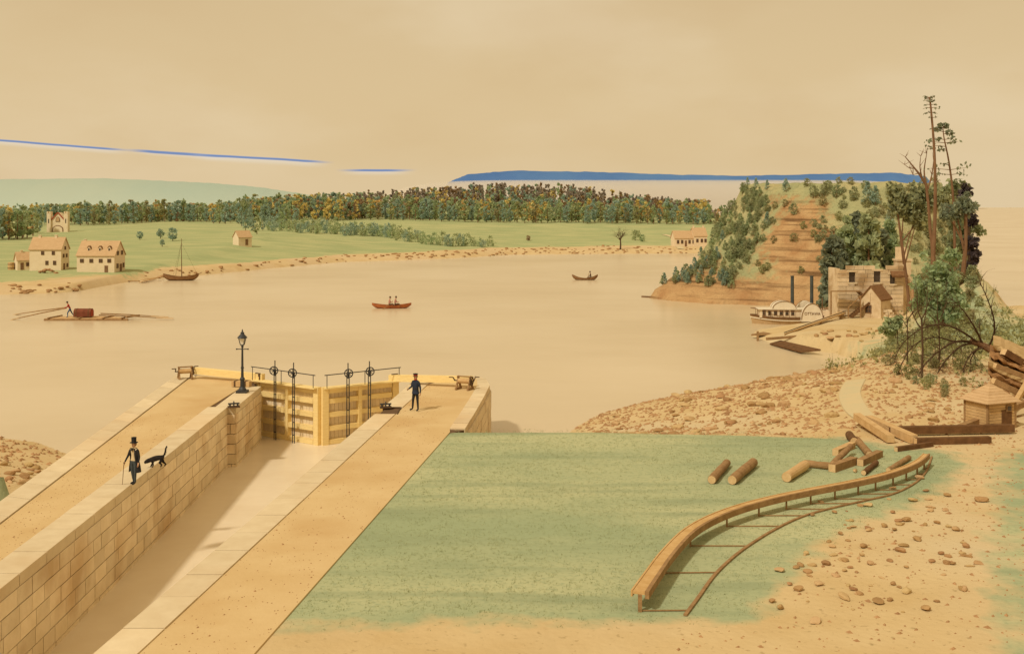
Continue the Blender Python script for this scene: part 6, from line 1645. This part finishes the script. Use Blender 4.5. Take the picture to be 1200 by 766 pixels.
pole_tree('pine_tree', [(1119, 300), (1117, 232), (1112, 190), (1106, 160), (1105, 146)], 108, .17, .03, 'shorter leaning pine with loose needle tufts right of the tallest pine',
          [(.985, .35, .3), (.95, .5, .2), (.92, .6, .1), (.89, .8, .1), (.86, .9, .1), (.83, .8, .0), (.77, 1.0, .1), (.74, 1.4, .1), (.71, 1.5, .0), (.68, 1.1, .0), (.58, 1.2, .1), (.55, 1.8, .1), (.52, 1.6, .0)], 'leaf_pine', 4, nleaf=12, lsize=.15)
for x, y in grove([(1078, 236), (1140, 218), (1147, 372), (1075, 374)], 70, 0, '', 75):
    p = on_hill(x, y)
    if p.z < ZW + .6 or p.y > 215: continue
    s = p.y / FOC; put(r2.choice(H_oliv), p, r2.uniform(9, 16) * s, 'olive thicket bush on the right flank of the bluff behind the tall pines', 'thicket on the right flank of the bluff', r2, 'bluff_bush', 'bush')
for x, y in grove([(1040, 402), (1070, 330), (1110, 312), (1152, 330), (1152, 440), (1120, 468), (1062, 456), (1036, 425)], 120, 0, '', 76):
    p = hit(x, y, zn, 45, 200)
    if p.z < ZW + .3: continue
    s = p.y / FOC; put(r2.choice(H_oliv), p, r2.uniform(6, 14) * s, 'low olive shrub among the fallen branches on the bank', 'low shrubs among the fallen branches', r2, 'bank_shrub', 'shrub')
# broken dead tree with forked top
d = 112; b = gpt(1091, d, zn); b.z -= .3; root = empty('dead_tree', b, 'reddish dead tree with forked leafless top left of the tallest pine', 'tree'); m = MB()
A = [atd(*q, d) for q in ((1093, 300), (1090, 268), (1088, 240), (1085, 215))]; m.tube(smooth_line([b] + A, 3), [.2 - .006 * i for i in range(13)], 8); m.build('trunk', 'bark', root, off=b)
m = MB(); rr = random.Random(6)
for line, r in (([(1085, 216), (1078, 205), (1070, 195), (1061, 184)], .15), ([(1085, 216), (1083, 200), (1086, 180)], .11), ([(1087, 222), (1092, 205), (1094, 188)], .1), ([(1080, 207), (1078, 195), (1079, 183)], .08), ([(1072, 197), (1066, 197), (1060, 193)], .07), ([(1076, 203), (1070, 205)], .06)):
    L_ = [atd(*q, d) for q in line]; m.tube(smooth_line(L_, 3), [r * (1 - .75 * i / (3 * (len(L_) - 1))) for i in range(3 * (len(L_) - 1) + 1)], 6)
    for _ in range(5): a = rr.choice(L_[1:]); m.tube([a, a + Vector((rr.gauss(0, .4), rr.gauss(0, .3), rr.uniform(.2, .9)))], [.035, .008], 4)
m.build('branches', 'bark', root, off=b)
# broad leafy trees
def leafy(name, base, d, crowns, label, leaf, bark='bark', r=.2, seed=1, n=900, size=.26, limbs=True):
    b = gpt(base[0], d, zn); b.z -= .2; root = empty(name, b, label, 'tree'); rr = random.Random(seed); m = MB()
    cs = [(atd(x, y, d + dz), rx * d / FOC, ry * d / FOC) for x, y, rx, ry, dz in crowns]
    top = max((c for c, _, _ in cs), key=lambda v: v.z); m.tube(smooth_line([b, b.lerp(top, .5) + Vector((.15, 0, 0)), top], 4), [r * (1 - .085 * i) for i in range(9)], 8); m.build('trunk', bark, root, off=b)
    m = MB()
    for c, rx, ry in cs:
        f = b.lerp(top, rr.uniform(.35, .75)); m.tube([f, f.lerp(c, .5) + Vector((0, 0, .2)), c], [r * .45, r * .3, .03], 5)
        for _ in range(5): m.tube([c, c + Vector((rr.gauss(0, rx * .6), rr.gauss(0, rx * .6), rr.gauss(0, ry * .6)))], [.04, .01], 4)
    m.build('limbs', bark, root, off=b)
    m = MB(); tot = sum(rx * ry for _, rx, ry in cs)
    for c, rx, ry in cs:
        sub = [(Vector((rr.gauss(0, .45) * rx, rr.gauss(0, .45) * rx, rr.gauss(0, .45) * ry)), rr.uniform(.3, .6) * min(rx, ry)) for _ in range(22)]
        for _ in range(int(n * rx * ry / tot)):
            o_, r_ = rr.choice(sub); v = Vector((rr.gauss(0, 1), rr.gauss(0, 1), rr.gauss(0, 1))).normalized() * r_ * rr.uniform(.5, 1.2); m.leaf(c + o_ + v, size, rr, .3)
    m.build('crown', leaf, root, off=b); return root
leafy('leafy_tree', (1103, 380), 92, [(1102, 318, 16, 14, 0), (1092, 340, 18, 16, -1), (1112, 338, 15, 18, 0), (1098, 362, 20, 14, -1), (1080, 352, 10, 14, 0), (1114, 300, 10, 10, 0), (1112, 362, 13, 13, -1)], 'broad leafy green tree below the tallest pine, above the fallen branches', 'leaf_green', n=4200, size=.17, seed=2)
leafy('leafy_tree', (1127, 380), 100, [(1120, 246, 15, 9, 0), (1132, 238, 9, 8, 0), (1110, 252, 8, 6, 0)], 'straight brown-trunked tree with a flat dark green crown', 'leaf_pine', n=1500, size=.17, seed=3, r=.26)
leafy('dark_tree', (1136, 380), 106, [(1138, 258, 6, 8, 0), (1136, 284, 7, 8, 0), (1141, 300, 6, 7, 0), (1135, 312, 6, 6, 0), (1140, 330, 7, 9, 0), (1134, 350, 8, 9, 0), (1133, 222, 5, 8, 0), (1127, 234, 5, 5, 0)], 'dark plum-black ragged tree at the right end of the bluff', 'leaf_dark', bark='dark_bark', n=2400, size=.2, seed=4, r=.12)
leafy('leafy_tree', (1068, 380), 118, [(1060, 236, 15, 14, 0), (1082, 232, 14, 12, 0), (1048, 224, 10, 9, 0), (1102, 232, 14, 12, 0), (1072, 256, 14, 12, 0)], 'olive wood crown on the bluff top behind the forked dead tree', 'leaf_hill', n=3000, size=.24, seed=5)
leafy('leafy_tree', (1122, 372), 112, [(1120, 222, 12, 10, 0), (1128, 270, 14, 16, 0), (1118, 292, 12, 16, 0), (1128, 318, 12, 16, 0), (1128, 345, 12, 14, 0)], 'olive tree filling the right flank of the bluff behind the pines', 'leaf_hill', n=3200, size=.24, seed=7)
leafy('shrub', (1050, 398), 88, [(1043, 384, 10, 9, 0), (1050, 376, 7, 6, 0)], 'dark green leafy shrub leaning over the landing', 'leaf_green', bark='dark_bark', n=700, size=.14, seed=8, r=.06)
for px, py, hh, sd, dd, lb in ((1080, 446, 128, 3, 0, 'tall thin bare tree in the middle of the greenish bank'), (1063, 425, 88, 4, 0, 'bare sapling left of the tall thin bare tree'), (1100, 430, 96, 8, 0, 'bare grey sapling right of the tall thin bare tree'), (1072, 372, 70, 9, 0, 'bare brown tree at the right side of the stone warehouse'), (1088, 366, 74, 12, 0, 'bare brown tree between the warehouse and the leafy tree'), (1148, 405, 60, 10, 0, 'bare tree arching at the right edge of the bank')):
    p = hit(px, py, zn, 45, 200); s = p.y / FOC; bare_tree('bare_tree', p, hh * s * 1.12, lb, sd, .00052 * hh, 4 if hh > 80 else 3, 3, .5, .3, trunk_f=.5 if py > 410 else .35, bark='dark_bark' if py > 390 else 'bark')
# the fallen tree: limbs arching down from the root at the right
d = 74; b = atd(1166, 412, d); g_ = gpt(1166, d, zn); root = empty('fallen_tree', (b.x, b.y, g_.z), 'big fallen bare tree whose limbs arch down over the greenish bank', 'tree'); O = root.location
m = MB(); T_ = smooth_line([atd(1172, 420, d + .5), atd(1163, 411, d), atd(1150, 404, d), atd(1138, 400, d - .2)], 3); m.tube(T_, [.34, .32, .30, .28, .26, .24, .22, .2, .19, .18], 9); m.tube([Vector((b.x + .3, b.y, g_.z - .4)), atd(1168, 416, d)], [.5, .36], 9); m.build('trunk', 'bark', root, off=O)
rr = random.Random(13)
for line, r in (([(1140, 401), (1120, 400), (1102, 410), (1085, 425), (1076, 440)], .15), ([(1142, 402), (1125, 406), (1106, 425), (1095, 445), (1087, 460)], .13), ([(1150, 405), (1130, 390), (1105, 380), (1080, 385), (1060, 400), (1048, 420)], .12), ([(1152, 404), (1143, 385), (1130, 365), (1117, 352)], .13), ([(1158, 408), (1165, 390), (1164, 370), (1155, 345), (1148, 330)], .12), ([(1155, 407), (1140, 412), (1130, 430), (1128, 450), (1124, 470)], .10), ([(1148, 405), (1138, 420), (1137, 440), (1142, 462)], .08), ([(1120, 401), (1095, 395), (1070, 405), (1055, 430), (1046, 452)], .09)):
    L_ = smooth_line([atd(x, y, d - .8 * i) for i, (x, y) in enumerate(line)], 3); n = len(L_); m = MB(); m.tube(L_, [r * .62 * (1 - .8 * i / (n - 1)) for i in range(n)], 6)
    for k in range(2, n):
        for _ in range(3):
            t = (L_[k] - L_[k - 1]).normalized(); dv = Vector((rr.gauss(0, .6), rr.gauss(0, .6), rr.gauss(-.1, .6))); branch(m, L_[k], (t + dv).normalized(), rr.uniform(.6, 1.5), .022, 1, rr, .7, -.05, 2, None, 4, .12, .3)
    m.build('limb', 'dark_bark', root, off=O)
# low undergrowth on the greenish bank
m = MB(); rr = random.Random(15)
ug = np.array([(rr.gauss(35, 5), rr.gauss(87, 9)) for _ in range(560)]); zz = zn(ug[:, 0], ug[:, 1])
for (x, y), z_ in zip(ug, zz):
    if z_ < -1.5 or x > 50: continue
    h = rr.uniform(.15, .7)
    for _ in range(14): m.leaf((x + rr.gauss(0, .35), y + rr.gauss(0, .35), z_ + rr.uniform(0, h)), .11, rr, .2)
    for _ in range(3): m.tube([(x, y, z_ - .1), (x + rr.gauss(0, .3), y + rr.gauss(0, .3), z_ + h * 1.6)], [.015, .006], 4)
o = m.build('undergrowth', 'leaf_olive'); tag(o, 'thin olive undergrowth on the bank below the bare trees', 'undergrowth', kind='stuff')
# stones along the far shore: too many and too small to count
m = MB(); rr = random.Random(16)
for _ in range(620):
    x = rr.uniform(-195, 105); sy = float(np.interp(x, SX, SY)); y = sy + abs(rr.gauss(0, 1)) * (3.5 + .02 * (sy - 150)) + .3
    z_ = float(zf(np.array([x]), np.array([y]))[0]); sc_ = rr.uniform(.18, .5); R3 = ROCKS[rr.randrange(4)]; a = rr.uniform(0, 6.28); ca, sa = math.cos(a), math.sin(a)
    m.add([(x + (p.co.x * ca * 1.4 - p.co.y * sa) * sc_, y + (p.co.x * sa * 1.4 + p.co.y * ca) * sc_, z_ + p.co.z * sc_ + .05) for p in R3.vertices], [tuple(p.vertices) for p in R3.polygons])
o = m.build('shore_stones', 'rock'); tag(o, 'brown stones lining the far shore of the river', 'shore stones', kind='stuff')
